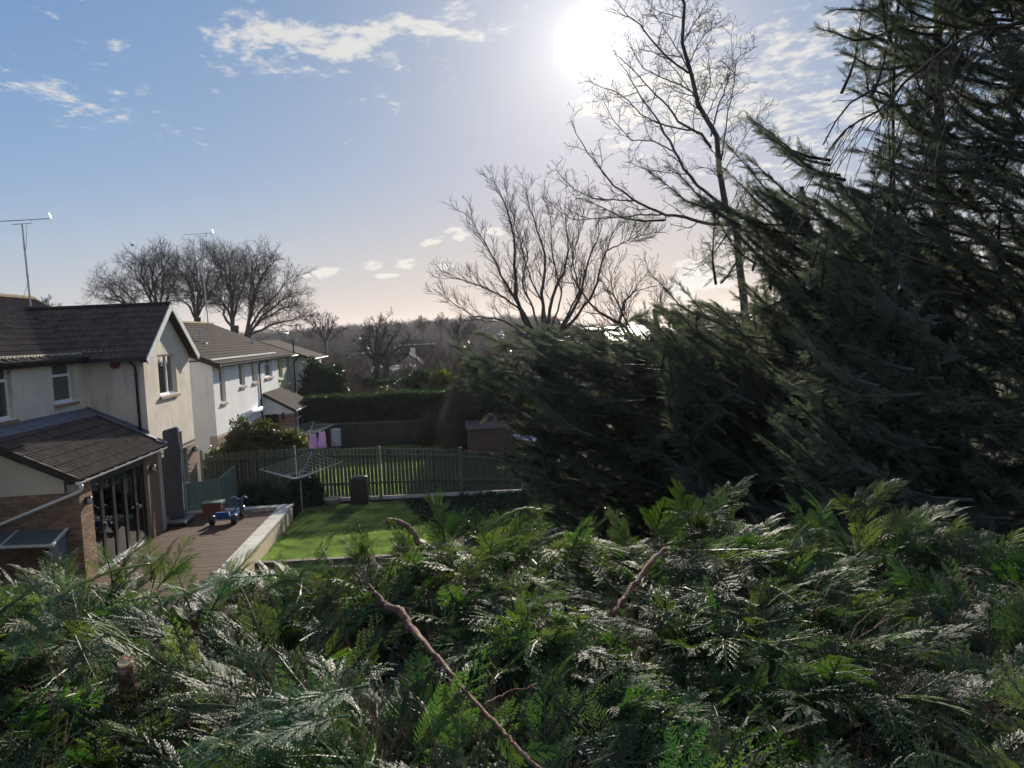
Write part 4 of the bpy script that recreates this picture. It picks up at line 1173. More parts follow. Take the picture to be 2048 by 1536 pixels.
    lid = MB(); V = [(x-.27,y-.27,.364),(x+.27,y-.27,.364),(x+.27,y+.27,.364),(x-.27,y+.27,.364),(x-.2,y-.2,.44),(x+.2,y-.2,.44),(x+.2,y+.2,.44),(x-.2,y+.2,.44)]
    lid.add(V, [(0,3,2,1),(4,5,6,7),(0,1,5,4),(1,2,6,5),(2,3,7,6),(3,0,4,7)]); part('lid', lid, M['black_plastic'], t)
    part('hatch', MB().box(x-.14, x+.14, y-.31, y-.296, -0.46, -0.2), M['black_plastic'], t)
    o = link('planter_bowl', MB().lathe([(0.0,0.0),(0.16,0.0),(0.20,0.03),(0.29,0.2),(0.31,0.24),(0.27,0.24),(0.24,0.19),(0.0,0.18)], (0,0,0), 24).mesh('planter_bowl', M['stone_pot'], True), loc=(-4.08, 26.1, -0.5))
    tag(o, 'wide shallow stone planter bowl at the foot of the picket fence', 'planter')
    # water butt in the neighbour's garden
    t = thing('water_butt', (-5.75, 39.2, -0.5), 'pale ribbed plastic water butt on a stand by the dark fence', 'water butt')
    pr = [(0.0, 0.25), (0.24, 0.25)]
    for k in range(6): pr += [(0.245, 0.27+k*0.14), (0.262, 0.30+k*0.14), (0.262, 0.36+k*0.14), (0.245, 0.39+k*0.14)]
    pr += [(0.25, 1.12), (0.0, 1.15)]
    part('barrel', MB().lathe(pr, (-5.75, 39.2, -0.55), 24), M['water_butt'], t, True)
    part('stand', MB().box(-6.0, -5.5, 38.95, 39.45, -0.55, -0.3), M['black_plastic'], t)
    part('tap', MB().tube([(-5.75, 38.9, -0.2), (-5.75, 38.95, -0.2)], 0.03, 8), M['black_plastic'], t)
    t = thing('garden_crate', (0.05, 39.0, -0.5), 'teal plastic storage chest in the far corner of the neighbouring garden', 'chest')
    part('body', MB().box(-0.25, 0.55, 38.7, 39.2, -0.5, 0.05), M['teal'], t); part('lid', MB().box(-0.28, 0.58, 38.66, 39.24, 0.052, 0.13), M['teal'], t)
    # indoor pieces seen through the folding doors
    t = thing('sideboard', (-9.6, 19.5, 0), 'low pale cabinet inside the conservatory behind the glass doors', 'cabinet')
    part('carcass', MB().box(-9.95, -9.5, 18.6, 20.8, 0.05, 0.80), M['smooth_render'], t)
    for k in range(3): part('cupboard_door', MB().box(-9.499, -9.48, 18.62 + k*0.73, 19.32 + k*0.73, 0.1, 0.76), M['render2'], t)
    part('worktop', MB().box(-9.97, -9.45, 18.55, 20.85, 0.802, 0.84), M['upvc'], t)
    t = thing('armchair', (-8.7, 18.1, 0), 'blue armchair inside the conservatory just behind the first glass door', 'armchair')
    part('seat', MB().box(-9.1, -8.45, 17.7, 18.35, 0.12, 0.42), M['blue'], t); part('backrest', MB().box(-9.3, -9.1, 17.68, 18.37, 0.12, 0.85), M['blue'], t)
    for yy in (17.58, 18.37): part('arm', MB().box(-9.28, -8.45, yy, yy + 0.1, 0.12, 0.58), M['blue'], t)
furniture()

# ================================================================== FENCES
def topz(x):
    return float(np.interp(x, [-8.6, -5.2, -2.5, -2.4, 0.3, 0.35, 2.5, 2.55, 6.5], [1.46, 1.42, 1.24, 1.26, 1.05, 1.02, 0.70, 0.66, 0.2]))
def botz(x):
    return float(np.interp(x, [-8.6, -5, -2.5, 0.3, 2.5, 6.5], [-0.33, -0.38, -0.42, -0.46, -0.52, -0.6]))
def picket_fence():
    t = thing('picket_fence', (-2, 26.6, -0.5), 'green-grey timber picket fence between the two gardens, stepping down to the right', 'fence')
    posts = [-8.4, -5.35, -2.49, 0.31, 2.48, 4.75]
    for x in posts:
        b = MB(); zt = topz(x) + 0.07
        b.box(x-0.05, x+0.05, 26.53, 26.64, botz(x)-0.3, zt)
        b.add([(x-.06,26.52,zt),(x+.06,26.52,zt),(x+.06,26.65,zt),(x-.06,26.65,zt),(x,26.585,zt+.05)], [(0,1,4),(1,2,4),(2,3,4),(3,0,4),(0,3,2,1)])
        part('post', b, M['post'], t)
    for a, c in zip(posts[:-1], posts[1:]):
        for f in (0.86, 0.30):
            za = botz(a) + (topz(a+0.06) - botz(a)) * f; zc = botz(c) + (topz(c-0.06) - botz(c)) * f
            part('rail', MB().bar((a+0.055, 26.575, za), (c-0.055, 26.575, zc), 0.045, 0.075), M['fence'], t)
        part('gravel_board', MB().bar((a+0.055, 26.60, botz(a)-0.05), (c-0.055, 26.60, botz(c)-0.05), 0.04, 0.15), M['coping'], t)
        n = int(round((c - a - 0.12) / 0.132))
        for i in range(n):
            x = a + 0.075 + (i + 0.5) * (c - a - 0.15) / n
            w = 0.050 if a < -2.6 else (0.055 if a < 0 else 0.061)
            zt = topz(x) + R.uniform(-0.012, 0.012); lean = R.uniform(-0.014, 0.014)
            b = MB(); y0, y1 = 26.602, 26.620
            b.prism([(x-w, y0, botz(x)+0.04), (x+w, y0, botz(x)+0.04), (x+w+lean, y0, zt-0.03), (x+w*0.5+lean, y0, zt), (x-w*0.5+lean, y0, zt), (x-w+lean, y0, zt-0.03)], (0, y1-y0, 0))
            part('picket', b, M['fence'], t)
picket_fence()

def dark_fence():
    t = thing('close_board_fence', (-3, 40, -0.5), 'dark close-boarded fence under the clipped hedge at the end of the neighbouring garden', 'fence')
    for x in (-6.9, -4.2, -1.85, 0.5):
        part('post', MB().box(x-0.05, x+0.05, 39.9, 39.99, -0.55, 0.82), M['fence_dark'], t)
    part('rail', MB().bar((-6.9, 39.93, 0.74), (1.6, 39.93, 0.62), 0.05, 0.07), M['post'], t)
    part('rail', MB().bar((-6.9, 39.95, -0.2), (1.6, 39.95, -0.25), 0.05, 0.07), M['fence_dark'], t)
    n = 62
    for i in range(n):
        x = -6.9 + 8.5 * i / n; zt = 0.70 - 0.014 * i * 0.8 * 8.5 / n / 1.0 + R.uniform(-0.02, 0.02)
        part('board', MB().box(x, x + 0.122, 40.0 + (0.012 if i % 2 else 0), 40.018 + (0.012 if i % 2 else 0), -0.55, zt), M['fence_dark'], t)
dark_fence()

def shed():
    t = thing('garden_shed', (2.6, 33, -0.5), 'low russet boarded shed behind the fence, its roof glint an added pale sheet', 'shed')
    p, q = at(936, 862, 33.5).x, at(1110, 862, 33.5).x
    z1 = 0.95
    for i in range(12):
        z = -0.55 + i * 0.125
        part('plank', MB().box(p, q, 33.0 - 0.004*(i % 2), 33.03, z, z + 0.118), M['shed'], t)
    part('side_wall', MB().box(p, p+0.03, 33.03, 35.4, -0.55, z1), M['shed'], t)
    part('side_wall', MB().box(q-0.03, q, 33.03, 35.4, -0.55, z1), M['shed'], t)
    b = MB(); slab(b, (p-0.1, 32.9, z1), (q+0.1, 32.9, z1), (q+0.1, 35.6, z1+0.25), (p-0.1, 35.6, z1+0.25), 0.04)
    part('roof', b, M['shed'], t)
    a, b2, c, d = at(1019, 872, 32.2), at(1068, 884, 31.8), at(1076, 874, 32.8), at(1030, 868, 33.0)
    pn = MB(); slab(pn, a, b2, c, d, 0.02)  # bright patch put in for the sun's glint on the roof
    s = tag(link('roof_glint_sheet', pn.mesh('roof_glint_sheet', M['sheet'])), 'pale sheet added to stand for the sun glint of the shed roof by the cypress', 'roof glint')
    g = thing('metal_post', (0, 0, 0), 'tall galvanised post beside the teal chest', 'post')
    x = at(929, 880, 36).x
    part('shaft', MB().tube([(x, 36, -0.55), (x, 36, 0.85)], 0.06, 8), M['metal'], g); part('cap', MB().tube([(x, 36, 0.85), (x, 36, 0.9)], 0.075, 8), M['metal'], g)
M['shed'] = mat('weathered_russet_plank', (0.125, 0.085, 0.07), 0.85, 0.25, 5, 0.3, 20, rnd=0.15, stretch=(1, 1, 6))
M['sheet'] = mat('painted_glint_sheet', (0.85, 0.84, 0.80), 0.30, 0.05, 6, 0.05, 20, spec=1.0)  # near-white, the roof's sun glint put into the colour
shed()

def small_far_things():
    t = thing('lattice_fence', (0, 0, 0), 'pale ranch-style rails beside the end house', 'fence')
    a, b_ = at(604, 762, 55), at(622, 764, 55)
    for k in range(3): part('rail', MB().box(a.x, b_.x, 55, 55.05, a.z - 0.05 - k*0.3, a.z + 0.07 - k*0.3), M['render3'], t)
    for x in (a.x, (a.x+b_.x)/2, b_.x): part('post', MB().box(x-0.05, x+0.05, 55.05, 55.15, a.z - 1.6, a.z + 0.15), M['render3'], t)
    p = at(607, 748, 57)
    t = thing('garden_canopy', p, 'white pointed canopy top beyond the end house', 'canopy')
    b = MB().add([(p.x-.8, 56.2, p.z-.25), (p.x+.7, 56.2, p.z-.3), (p.x+.7, 57.8, p.z-.3), (p.x-.8, 57.8, p.z-.25), (p.x-.1, 57, p.z+.35)], [(0,1,4),(1,2,4),(2,3,4),(3,0,4)])
    part('top', b, M['upvc'], t); part('leg', MB().box(p.x-.75, p.x-.7, 56.25, 56.3, p.z-2.5, p.z-.25), M['upvc'], t); part('leg', MB().box(p.x+.6, p.x+.65, 56.25, 56.3, p.z-2.5, p.z-.3), M['upvc'], t)
    # bird in flight, banking
    c = at(265, 490, 60)
    b = MB(); u = Vector((0.75, 0.1, -0.5)).normalized(); f = Vector((0.2, 0.9, 0.1)).normalized()
    b.tube([c - f*0.2, c - f*0.1, c + f*0.05, c + f*0.22], [0.01, 0.07, 0.08, 0.02], 8)
    o = link('bird', MB().add(np.concatenate(b.v) - np.array(c), b.f).mesh('bird', M['twig_red'], True), loc=c)
    tag(o, 'small bird flying with wings spread left of the oaks', 'bird')
    w = MB()
    for s_ in (-1, 1):
        L_ = 0.42 if s_ < 0 else 0.26
        tip = c + u * s_ * L_ + Vector((0, 0, 0.10)); mid = c + u * s_ * L_ * 0.5 + Vector((0, 0, 0.08))
        w.add([c - f*0.07, c + f*0.07, mid + f*0.06, mid - f*0.06, tip], [(0,1,2,3), (3,2,4)])
    part('wings', w, M['twig'], o); part('tail', MB().add([c - f*0.18, c - f*0.3 + u*0.05, c - f*0.3 - u*0.05], [(0,1,2)]), M['twig'], o)
small_far_things()

# ================================================================== FOLIAGE PIECES
def kite(mb, p, d, nrm, L, w, ridge=0.25):
    """narrow leaf blade folded along its middle"""
    p = np.asarray(p); d = d / np.linalg.norm(d); s = np.cross(d, nrm); s /= max(np.linalg.norm(s), 1e-6)
    m = p + d * L * 0.45
    mb.add([p, m + s*w, p + d*L, m - s*w, m + nrm * w * ridge], [(0, 1, 4), (1, 2, 4), (2, 3, 4), (3, 0, 4)])

def frond(seed, ns=15, teeth=8, w=0.013, fine=True, wide=0.44, dr=(0.05, 0.28)):
    """flat comb-like cypress spray of unit length along +Y, flat in XY"""
    r = random.Random(seed); mb = MB(); up = np.array([0, 0, 1.0])
    bend = r.uniform(-0.16, 0.16); droop = r.uniform(*dr)
    def ax(t): return np.array([bend * t * t, t, 0.10 * t - droop * t * t])
    def axd(t): v = np.array([2*bend*t, 1.0, 0.10 - 2*droop*t]); return v / np.linalg.norm(v)
    mb.tube([ax(t) for t in (0, 0.25, 0.5, 0.75, 1.0)], [0.014, 0.012, 0.010, 0.008, 0.004], 4, cap=False)
    for i in range(ns * 2):
        t = 0.06 + 0.92 * (i + r.uniform(-.2, .2)) / (ns * 2)
        side = 1 if i % 2 else -1
        prof = min(1.0, t / 0.18) ** 0.7 * (1.03 - t) ** 0.7
        L = wide * prof * r.uniform(0.75, 1.12)
        if r.random() < 0.05: L *= 0.3
        d0 = axd(t); a = side * r.uniform(0.60, 0.85)
        z = r.uniform(-0.10, 0.12)
        p = ax(t); n = max(3, int(teeth * L / 0.35))
        pts = [p]; c = p.copy(); nn = n
        for k in range(nn):
            aa = a * (1 - 0.45 * k / nn)
            d = np.array([d0[0]*math.cos(aa) + d0[1]*math.sin(aa), -d0[0]*math.sin(aa) + d0[1]*math.cos(aa), d0[2] + z - 0.25*k/nn]); d /= np.linalg.norm(d)
            c = c + d * L / nn; pts.append(c.copy())
            if fine:
                for s_ in (1, -1):
                    b = aa + s_ * r.uniform(0.55, 0.8)
                    e = np.array([math.sin(b), math.cos(b), d[2] + r.uniform(-.1, .2)])
                    kite(mb, c, e, up, L * 0.24 * (1.08 - 0.75 * k / nn) * r.uniform(0.8, 1.15) * (0.55 + 0.9*min(1, 4*k/nn)) , w)
        for k in range(0, len(pts) - 1, 1 if fine else 2):
            q = pts[min(k + (1 if fine else 2), len(pts) - 1)]; dd = q - pts[k]; l = np.linalg.norm(dd)
            if l < 1e-6: continue
            s = np.cross(dd, up); s /= np.linalg.norm(s); wk = w * (0.62 if fine else 1.3) * (1 - 0.3 * k / len(pts))
            mb.add([pts[k] - s*wk, pts[k] + s*wk, q + s*wk, q - s*wk, (pts[k]+q)/2 + up*wk*0.9], [(0,1,4),(1,2,4),(2,3,4),(3,0,4)])
        if not fine:
            for k in range(1, len(pts)):
                for s_ in (1, -1):
                    b = a * (1 - 0.45 * k / nn) + s_ * 0.65
                    kite(mb, pts[k], np.array([math.sin(b), math.cos(b), r.uniform(-.25, .15)]), up, L * 0.32, w * 1.25)
    return mb

def xform(mb, Mx):
    A = np.array(Mx); o = MB(); V = np.concatenate(mb.v); o.add(V @ A[:3, :3].T + A[:3, 3], mb.f); return o

def plume(seed, base, n=11):
    """bigger shoot: a stem carrying a row of sprays on both sides"""
    r = random.Random(seed); mb = MB()
    ben = r.uniform(-0.15, 0.15); dr = r.uniform(0.05, 0.3)
    P = lambda t: Vector((ben*t*t, t, 0.1*t - dr*t*t))
    mb.tube([P(t) for t in (0, .3, .6, .85)], [0.012, 0.010, 0.007, 0.004], 5, cap=False)
    for i in range(n):
        t = 0.08 + 0.8 * i / n; side = 1 if i % 2 else -1
        sc = 0.50 * (1.05 - t*0.75) * r.uniform(0.8, 1.15)
        Mx = Matrix.Translation(P(t)) @ Matrix.Rotation(-side * r.uniform(0.5, 0.85), 4, 'Z') @ Matrix.Rotation(r.uniform(-0.15, 0.3), 4, 'X') @ Matrix.Rotation(r.uniform(-0.5, 0.5), 4, 'Y') @ Matrix.Scale(sc, 4)
        q = xform(base[r.randrange(len(base))], Mx)
        mb.add(q.v[0], q.f)
    q = xform(base[0], Matrix.Translation(P(0.80)) @ Matrix.Scale(0.34, 4)); mb.add(q.v[0], q.f)
    return mb

def twig_fan(seed, n=9, r0=0.010):
    r = random.Random(seed); mb = MB()
    for i in range(n):
        a = r.uniform(-0.7, 0.7); b = r.uniform(-0.7, 0.7)
        p = np.array([0, 0, 0.0]); pts = [p]
        d = np.array([math.sin(a), math.cos(a), math.sin(b)])
        L = r.uniform(0.6, 1.0)
        for k in range(3):
            d = d + np.array([r.uniform(-.25, .25), 0, r.uniform(-.25, .25)]); d /= np.linalg.norm(d)
            p = p + d * L / 3; pts.append(p)
            for _ in range(2):
                e = d + np.array([r.uniform(-.8, .8), r.uniform(-.1, .5), r.uniform(-.8, .8)]); e /= np.linalg.norm(e)
                mb.tube([p, p + e * L * 0.28], [r0*0.55, r0*0.25], 3, cap=False)
        mb.tube(pts, [r0, r0*.8, r0*.6, r0*.3], 3, cap=False)
    return mb

def leaf_tuft(seed, n=22, w=0.13):
    r = random.Random(seed); mb = MB()
    for i in range(n):
        d = np.array([r.gauss(0, .7), r.uniform(0.1, 1), r.gauss(0, .7)]); d /= np.linalg.norm(d)
        nr = np.array([r.gauss(0, 1), r.gauss(0, 1), r.gauss(0, 1) + 1.0]); nr -= d * nr.dot(d); nr /= np.linalg.norm(nr)
        kite(mb, d * r.uniform(0.1, 0.65), d + nr * r.uniform(-.3, .3), nr, r.uniform(.3, .45), w)
    return mb

NEAR = [frond(s, 9, 11, 0.0078, True, dr=(0.15, 0.5)) for s in range(5)]
FARF = [frond(s + 50, 8, 5, 0.0085, False, wide=0.26, dr=(0.05, 0.4)) for s in range(4)]
PLUMES = [plume(s, NEAR, 11) for s in range(3)]
FPLUME = [plume(s + 9, FARF, 9) for s in range(4)]
FANS = [twig_fan(s) for s in range(4)]
TUFTS = [leaf_tuft(s) for s in range(3)]

# ================================================================== BARE TREES
def branch_dir(t, ang, az):
    t = t / np.linalg.norm(t); a = np.array([0, 0, 1.0]) if abs(t[2]) < 0.9 else np.array([1.0, 0, 0])
    s = np.cross(t, a); s /= np.linalg.norm(s); u = np.cross(s, t)
    return t * math.cos(ang) + (s * math.cos(az) + u * math.sin(az)) * math.sin(ang)

class Bare:
    """bare tree: thick wood and twigs kept as two meshes"""
    def __init__(self, seed, up=0.10, wig=0.16, rmin=0.004, ang=(0.45, 0.95), taper=0.55, flat=1.0, budget=9000, kt=0.009):
        self.kt = kt
        self.r = random.Random(seed); self.wood = MB(); self.twig = MB()
        self.up = up; self.wig = wig; self.rmin = rmin; self.ang = ang; self.taper = taper; self.flat = flat; self.left = budget
    def limb(self, pts, r0, r1, kids, lens, start=0.15, sides=None):
        """pts: polyline; kids: children count per level; lens: child lengths per level"""
        pts = np.array([list(p) for p in pts], float)
        # resample and roughen a little
        seg = np.linalg.norm(np.diff(pts, axis=0), axis=1); cum = np.concatenate([[0], np.cumsum(seg)]); L = cum[-1]
        n = max(len(pts), min(24, int(L / max(0.12, r0 * 5))))
        s = np.linspace(0, L, n)
        P = np.stack([np.interp(s, cum, pts[:, k]) for k in range(3)], 1)
        jit = np.array([[self.r.gauss(0, 1) for _ in range(3)] for _ in range(n)]) * r0 * 0.35
        jit[0] = 0; P = P + jit
        rr = np.linspace(r0, max(r1, self.rmin), n)
        (self.wood if r0 > self.rmin * 4 else self.twig).tube(P, rr, sides or (8 if r0 > .05 else 5), cap=False)
        self.kids(P, rr, L, kids, lens, start)
    def kids(self, P, rr, L, kids, lens, start):
        if not kids or self.left <= 0: return
        r = self.r; n = kids[0]; m = len(P)
        az = r.uniform(0, 6.28)
        for i in range(n):
            t = start + (1 - start) * (i + r.uniform(0.1, 0.9)) / n
            f = t * (m - 1); k = min(m - 2, int(f)); f -= k
            p = P[k] * (1-f) + P[k+1] * f; tg = P[k+1] - P[k]; rad_ = rr[k] * (1-f) + rr[k+1] * f
            az += 2.4 + r.uniform(-.4, .4)
            d = branch_dir(tg, r.uniform(*self.ang), az); d[1] *= self.flat
            l = lens[0] * (1.15 - 0.6 * t) * r.uniform(0.65, 1.2)
            self.shoot(p, d / np.linalg.norm(d), l, min(rad_ * 0.72, self.rmin + l * self.kt), kids[1:], lens[1:])
    def shoot(self, p, d, l, r0, kids, lens):
        self.left -= 1
        if self.left <= 0: return
        r = self.r; n = 5 if l > 0.5 or kids else 3
        r0 = max(r0, self.rmin); P = [p]; dd = d.copy()
        for k in range(n):
            dd = dd + np.array([r.gauss(0, self.wig), r.gauss(0, self.wig), r.gauss(0, self.wig) + self.up]); dd /= np.linalg.norm(dd)
            P.append(P[-1] + dd * l / n)
        P = np.array(P); rr = np.linspace(r0, max(self.rmin * 0.55, r0 * (1 - self.taper)), n + 1)
        (self.wood if r0 > self.rmin * 4 else self.twig).tube(P, rr, 5 if r0 > .03 else (4 if r0 > self.rmin*2.2 else 3), cap=False)
        self.kids(P, rr, l, kids, lens, 0.12)
    def build(self, name, loc, label, group, mat_='bark', cat='tree'):
        t = thing(name, loc, label, cat, group)
        if self.wood.nv: part('trunk', self.wood, M[mat_], t, True)
        if self.twig.nv: part('crown', self.twig, M[mat_ if mat_ != 'bark' else 'twig'], t)
        return t

def pxl(L, d, dj=0.0, rnd=random.Random(3), ox=0, oy=0, k=1.0):
    """pixel polyline -> points on the plane Y=d drifting in depth by dj"""
    n = len(L); e = rnd.uniform(-dj, dj)
    return [at(ox + x / k, oy + y / k, d + e * i / max(1, n - 1)) for i, (x, y) in enumerate(L)]

def sycamore():
    d = 21.0; T = Bare(11, up=0.05, wig=0.20, rmin=0.0055, ang=(0.5, 1.0), budget=6500)
    Z = lambda L, dj=1.5: pxl(L, d, dj, ox=1000, oy=0, k=3.413)
    base = at(1500, 760, d); base.z = -0.6
    tr = [base, at(1492, 640, d), *pxl([(1480, 545), (1466, 430)], d), *Z([(1530, 1310), (1490, 1150), (1430, 930), (1370, 720), (1310, 510), (1260, 280), (1235, 110), (1225, -60), (1200, -260), (1170, -420)], 0)]
    T.limb(tr, 0.165, 0.025, (26, 6, 4), (1.3, 0.6, 0.28), 0.42, 10)
    K = (10, 4, 3)
    for L, r0, l in [
        ([(1550, 1420), (1340, 1260), (1250, 1130), (1150, 950), (1080, 820), (990, 700), (890, 540), (780, 360)], 0.10, 1.1),
        ([(1440, 1010), (1370, 910), (1240, 850), (1130, 710), (1010, 590), (900, 470), (770, 360)], 0.085, 1.0),
        ([(1290, 500), (1150, 400), (1050, 290), (950, 160), (880, 110), (800, 20), (730, -70)], 0.07, 1.0),
        ([(1560, 1530), (1400, 1525), (1250, 1480), (1100, 1465), (980, 1400), (880, 1340), (750, 1240), (680, 1140), (610, 1060), (550, 950), (490, 840)], 0.105, 1.0),
        ([(1100, 1465), (960, 1462), (850, 1482), (700, 1490), (500, 1500), (400, 1440), (300, 1340)], 0.05, 0.9),
        ([(930, 1370), (800, 1366), (650, 1355), (520, 1300), (450, 1240), (370, 1150)], 0.045, 0.8),
        ([(1300, 890), (1130, 860), (1060, 830), (960, 780), (880, 690), (780, 620), (680, 590), (580, 550)], 0.05, 0.7),
        ([(1180, 1030), (1040, 960), (900, 960), (830, 890), (760, 800), (690, 650)], 0.04, 0.7),
        ([(1290, 1190), (1150, 1180), (1000, 1160), (870, 1100)], 0.035, 0.7),
        ([(1340, 640), (1230, 580), (1110, 530), (980, 470), (900, 330), (850, 230)], 0.045, 0.7),
        ([(1370, 740), (1300, 620), (1200, 480), (1100, 380), (1090, 300)], 0.035, 0.6),
        ([(1330, 560), (1220, 350), (1130, 210), (1030, 60)], 0.04, 0.7),
        ([(1440, 930), (1480, 760), (1540, 600), (1590, 440), (1580, 240)], 0.05, 0.7),
        ([(1500, 1120), (1530, 980), (1550, 800), (1600, 560), (1610, 400), (1760, 310)], 0.045, 0.7),
        ([(1520, 1180), (1600, 1050), (1680, 920), (1760, 800), (1830, 700)], 0.035, 0.6),
        ([(1400, 830), (1480, 640), (1560, 500), (1640, 520)], 0.03, 0.5),
        ([(1300, 420), (1350, 300), (1420, 210), (1490, 160)], 0.035, 0.6),
        ([(1260, 280), (1330, 150), (1410, 30), (1430, -60)], 0.035, 0.7),
        ([(1235, 120), (1120, 90), (1040, 60)], 0.03, 0.6),
        ([(1380, 700), (1440, 560), (1420, 400)], 0.03, 0.5),
        ([(1225, 0), (1120, -120), (1000, -260)], 0.04, 1.0), ([(1225, -40), (1330, -200), (1400, -360)], 0.04, 1.0),
        ([(1570, 1560), (1480, 1700), (1380, 1790), (1340, 1800)], 0.05, 0.7),
        ([(1560, 1500), (1660, 1400), (1700, 1250)], 0.04, 0.6)]:
        T.limb(Z(L, 2.2), r0 * 0.52, 0.007, K, (l, 0.42, 0.2), 0.12)
    T.build('bare_tree', base, 'tall bare tree leaning left, its open branches crossing the sun', 'bare garden trees', 'bark')
sycamore()

def multistem():
    d = 31.0; T = Bare(23, up=0.10, wig=0.10, rmin=0.0068, ang=(0.35, 0.75), budget=7000)
    Z = lambda L, dj=2.5: pxl(L, d, dj, ox=840, oy=340, k=4.042)
    base = at(1085, 720, d); base.z = -0.6
    c = at(1085, 690, d)
    T.limb([base, c], 0.30, 0.24, (), (), sides=10)
    for L, r0 in [
        ([(960, 1420), (840, 1200), (780, 1030), (765, 830), (770, 620), (740, 450), (700, 320), (640, 170), (570, 50)], 0.17),
        ([(980, 1400), (800, 1100), (690, 900), (600, 720), (520, 580), (440, 430), (380, 340)], 0.13),
        ([(990, 1400), (985, 1180), (985, 1030), (1010, 850), (995, 620), (930, 430), (880, 330), (860, 120)], 0.15),
        ([(1010, 1400), (1060, 1100), (1100, 940), (1160, 820), (1200, 640), (1190, 430), (1180, 240)], 0.14),
        ([(1040, 1400), (1200, 1200), (1310, 960), (1360, 760), (1430, 560), (1490, 380)], 0.15),
        ([(1060, 1400), (1260, 1190), (1420, 980), (1470, 760), (1520, 600), (1600, 430), (1700, 380)], 0.13),
        ([(960, 1400), (800, 1120), (650, 1010), (480, 930), (340, 890), (180, 850)], 0.10),
        ([(950, 1420), (700, 1220), (450, 1180), (280, 1090), (170, 1000)], 0.09),
        ([(1000, 1400), (900, 1080), (820, 920), (870, 700), (820, 500), (720, 390)], 0.09),
        ([(1020, 1400), (1010, 1100), (900, 900), (830, 660), (760, 400), (680, 90)], 0.07),
        ([(1030, 1400), (1150, 1000), (1070, 700), (1060, 480), (1020, 240)], 0.08),
        ([(1060, 1420), (1290, 990), (1230, 700), (1330, 400), (1300, 260)], 0.08),
        ([(1520, 650), (1700, 560), (1850, 510)], 0.05)]:
        T.limb(Z(L, 2.8), r0 * 0.62, 0.009, (16, 6, 3), (1.25, 0.6, 0.3), 0.25)
    T.build('bare_tree', base, 'bare multi-stemmed tree with a wide vase-shaped crown behind the cypress', 'bare garden trees', 'bark')
    T = Bare(29, up=0.10, wig=0.12, rmin=0.008, ang=(0.4, 0.85), budget=3500)
    base = at(1300, 720, 27); base.z = -0.6
    Z = lambda L: pxl(L, 27, 2.0, ox=840, oy=340, k=4.042)
    for L, r0 in [([(1860, 1540), (1700, 1300), (1450, 1140), (1330, 1030), (1250, 900), (1200, 760)], 0.09),
                  ([(1860, 1540), (1610, 1260), (1640, 1100), (1730, 960), (1850, 800)], 0.07),
                  ([(1860, 1540), (1700, 1280), (1560, 1000), (1520, 780)], 0.06),
                  ([(1860, 1540), (1900, 1200), (2000, 1000)], 0.06), ([(1860, 1540), (1600, 1300), (1300, 1250), (1150, 1300)], 0.05)]:
        T.limb(Z(L), r0, 0.010, (13, 5, 3), (1.3, 0.6, 0.3), 0.2)
    T.limb([base, pxl([(1860, 1540)], 27, ox=840, oy=340, k=4.042)[0]], 0.12, 0.09, (), ())
    T.build('bare_tree', base, 'smaller bare tree with arching branches low between the vase-shaped tree and the cypress', 'bare garden trees', 'bark')
multistem()

def oak(seed, d, bx, by, limbs, label, r0=0.42):
    T = Bare(seed, up=0.05, wig=0.20, rmin=0.013, ang=(0.45, 0.95), budget=6500, kt=0.007)
    Z = lambda L: pxl(L, d, 5.0, ox=160, oy=420, k=3.657)
    base = at(bx, by + 40, d); base.z = gz(base.x, d)
    fork = at(bx, by, d)
    T.limb([base, fork], r0 * 1.25, r0 * 0.95, (), (), sides=9)
    for L in limbs: T.limb([fork] + Z(L), r0 * 0.34, 0.03, (17, 7, 4), (3.2, 1.5, 0.8), 0.15)
    T.build('oak_tree', base, label, 'bare trees behind the houses', 'bark_far')
oak(5, 86, 315, 625, [[(520, 680), (470, 560), (390, 450), (350, 400)], [(560, 650), (530, 480), (560, 330)], [(440, 720), (330, 600), (200, 500)], [(600, 640), (610, 480), (640, 360)],
    [(400, 720), (280, 660), (110, 640)], [(540, 640), (450, 470), (440, 380)], [(640, 660), (660, 540)], [(500, 640), (600, 440), (600, 330)], [(360, 700), (240, 600), (180, 540)]],
    'leftmost bare oak with a broad domed crown behind the gable roof')
oak(6, 88, 392, 640, [[(810, 600), (780, 500), (700, 400)], [(860, 620), (850, 480), (840, 340)], [(900, 620), (940, 480), (980, 300)], [(800, 700), (700, 640), (680, 560)], [(880, 560), (780, 400), (740, 350)], [(930, 640), (1010, 520), (1040, 440)], [(820, 560), (760, 460), (690, 480)]],
    'bare oak behind the thin aerial mast, second from the left', 0.38)
oak(7, 84, 465, 655, [[(1110, 640), (1060, 500), (960, 290)], [(1120, 600), (1150, 450), (1180, 370)], [(1080, 700), (990, 620), (900, 560)], [(1150, 660), (1210, 520), (1220, 400)], [(1100, 560), (1100, 420), (1060, 330)], [(1050, 780), (1060, 700), (960, 680)], [(1100, 520), (1030, 400), (1000, 340)]],
    'bare oak with a straight dark trunk above the white house roof', 0.45)
oak(8, 80, 492, 672, [[(1260, 700), (1270, 540), (1290, 340)], [(1300, 760), (1400, 660), (1480, 560), (1560, 480)], [(1340, 800), (1480, 720), (1620, 690)], [(1280, 640), (1340, 460), (1390, 400)], [(1330, 780), (1500, 640), (1600, 600)], [(1250, 640), (1260, 440), (1250, 360)], [(1400, 840), (1560, 800), (1660, 760)], [(1290, 560), (1370, 420), (1350, 340)]],
    'rightmost bare oak spreading low to the right past the white house roof', 0.42)

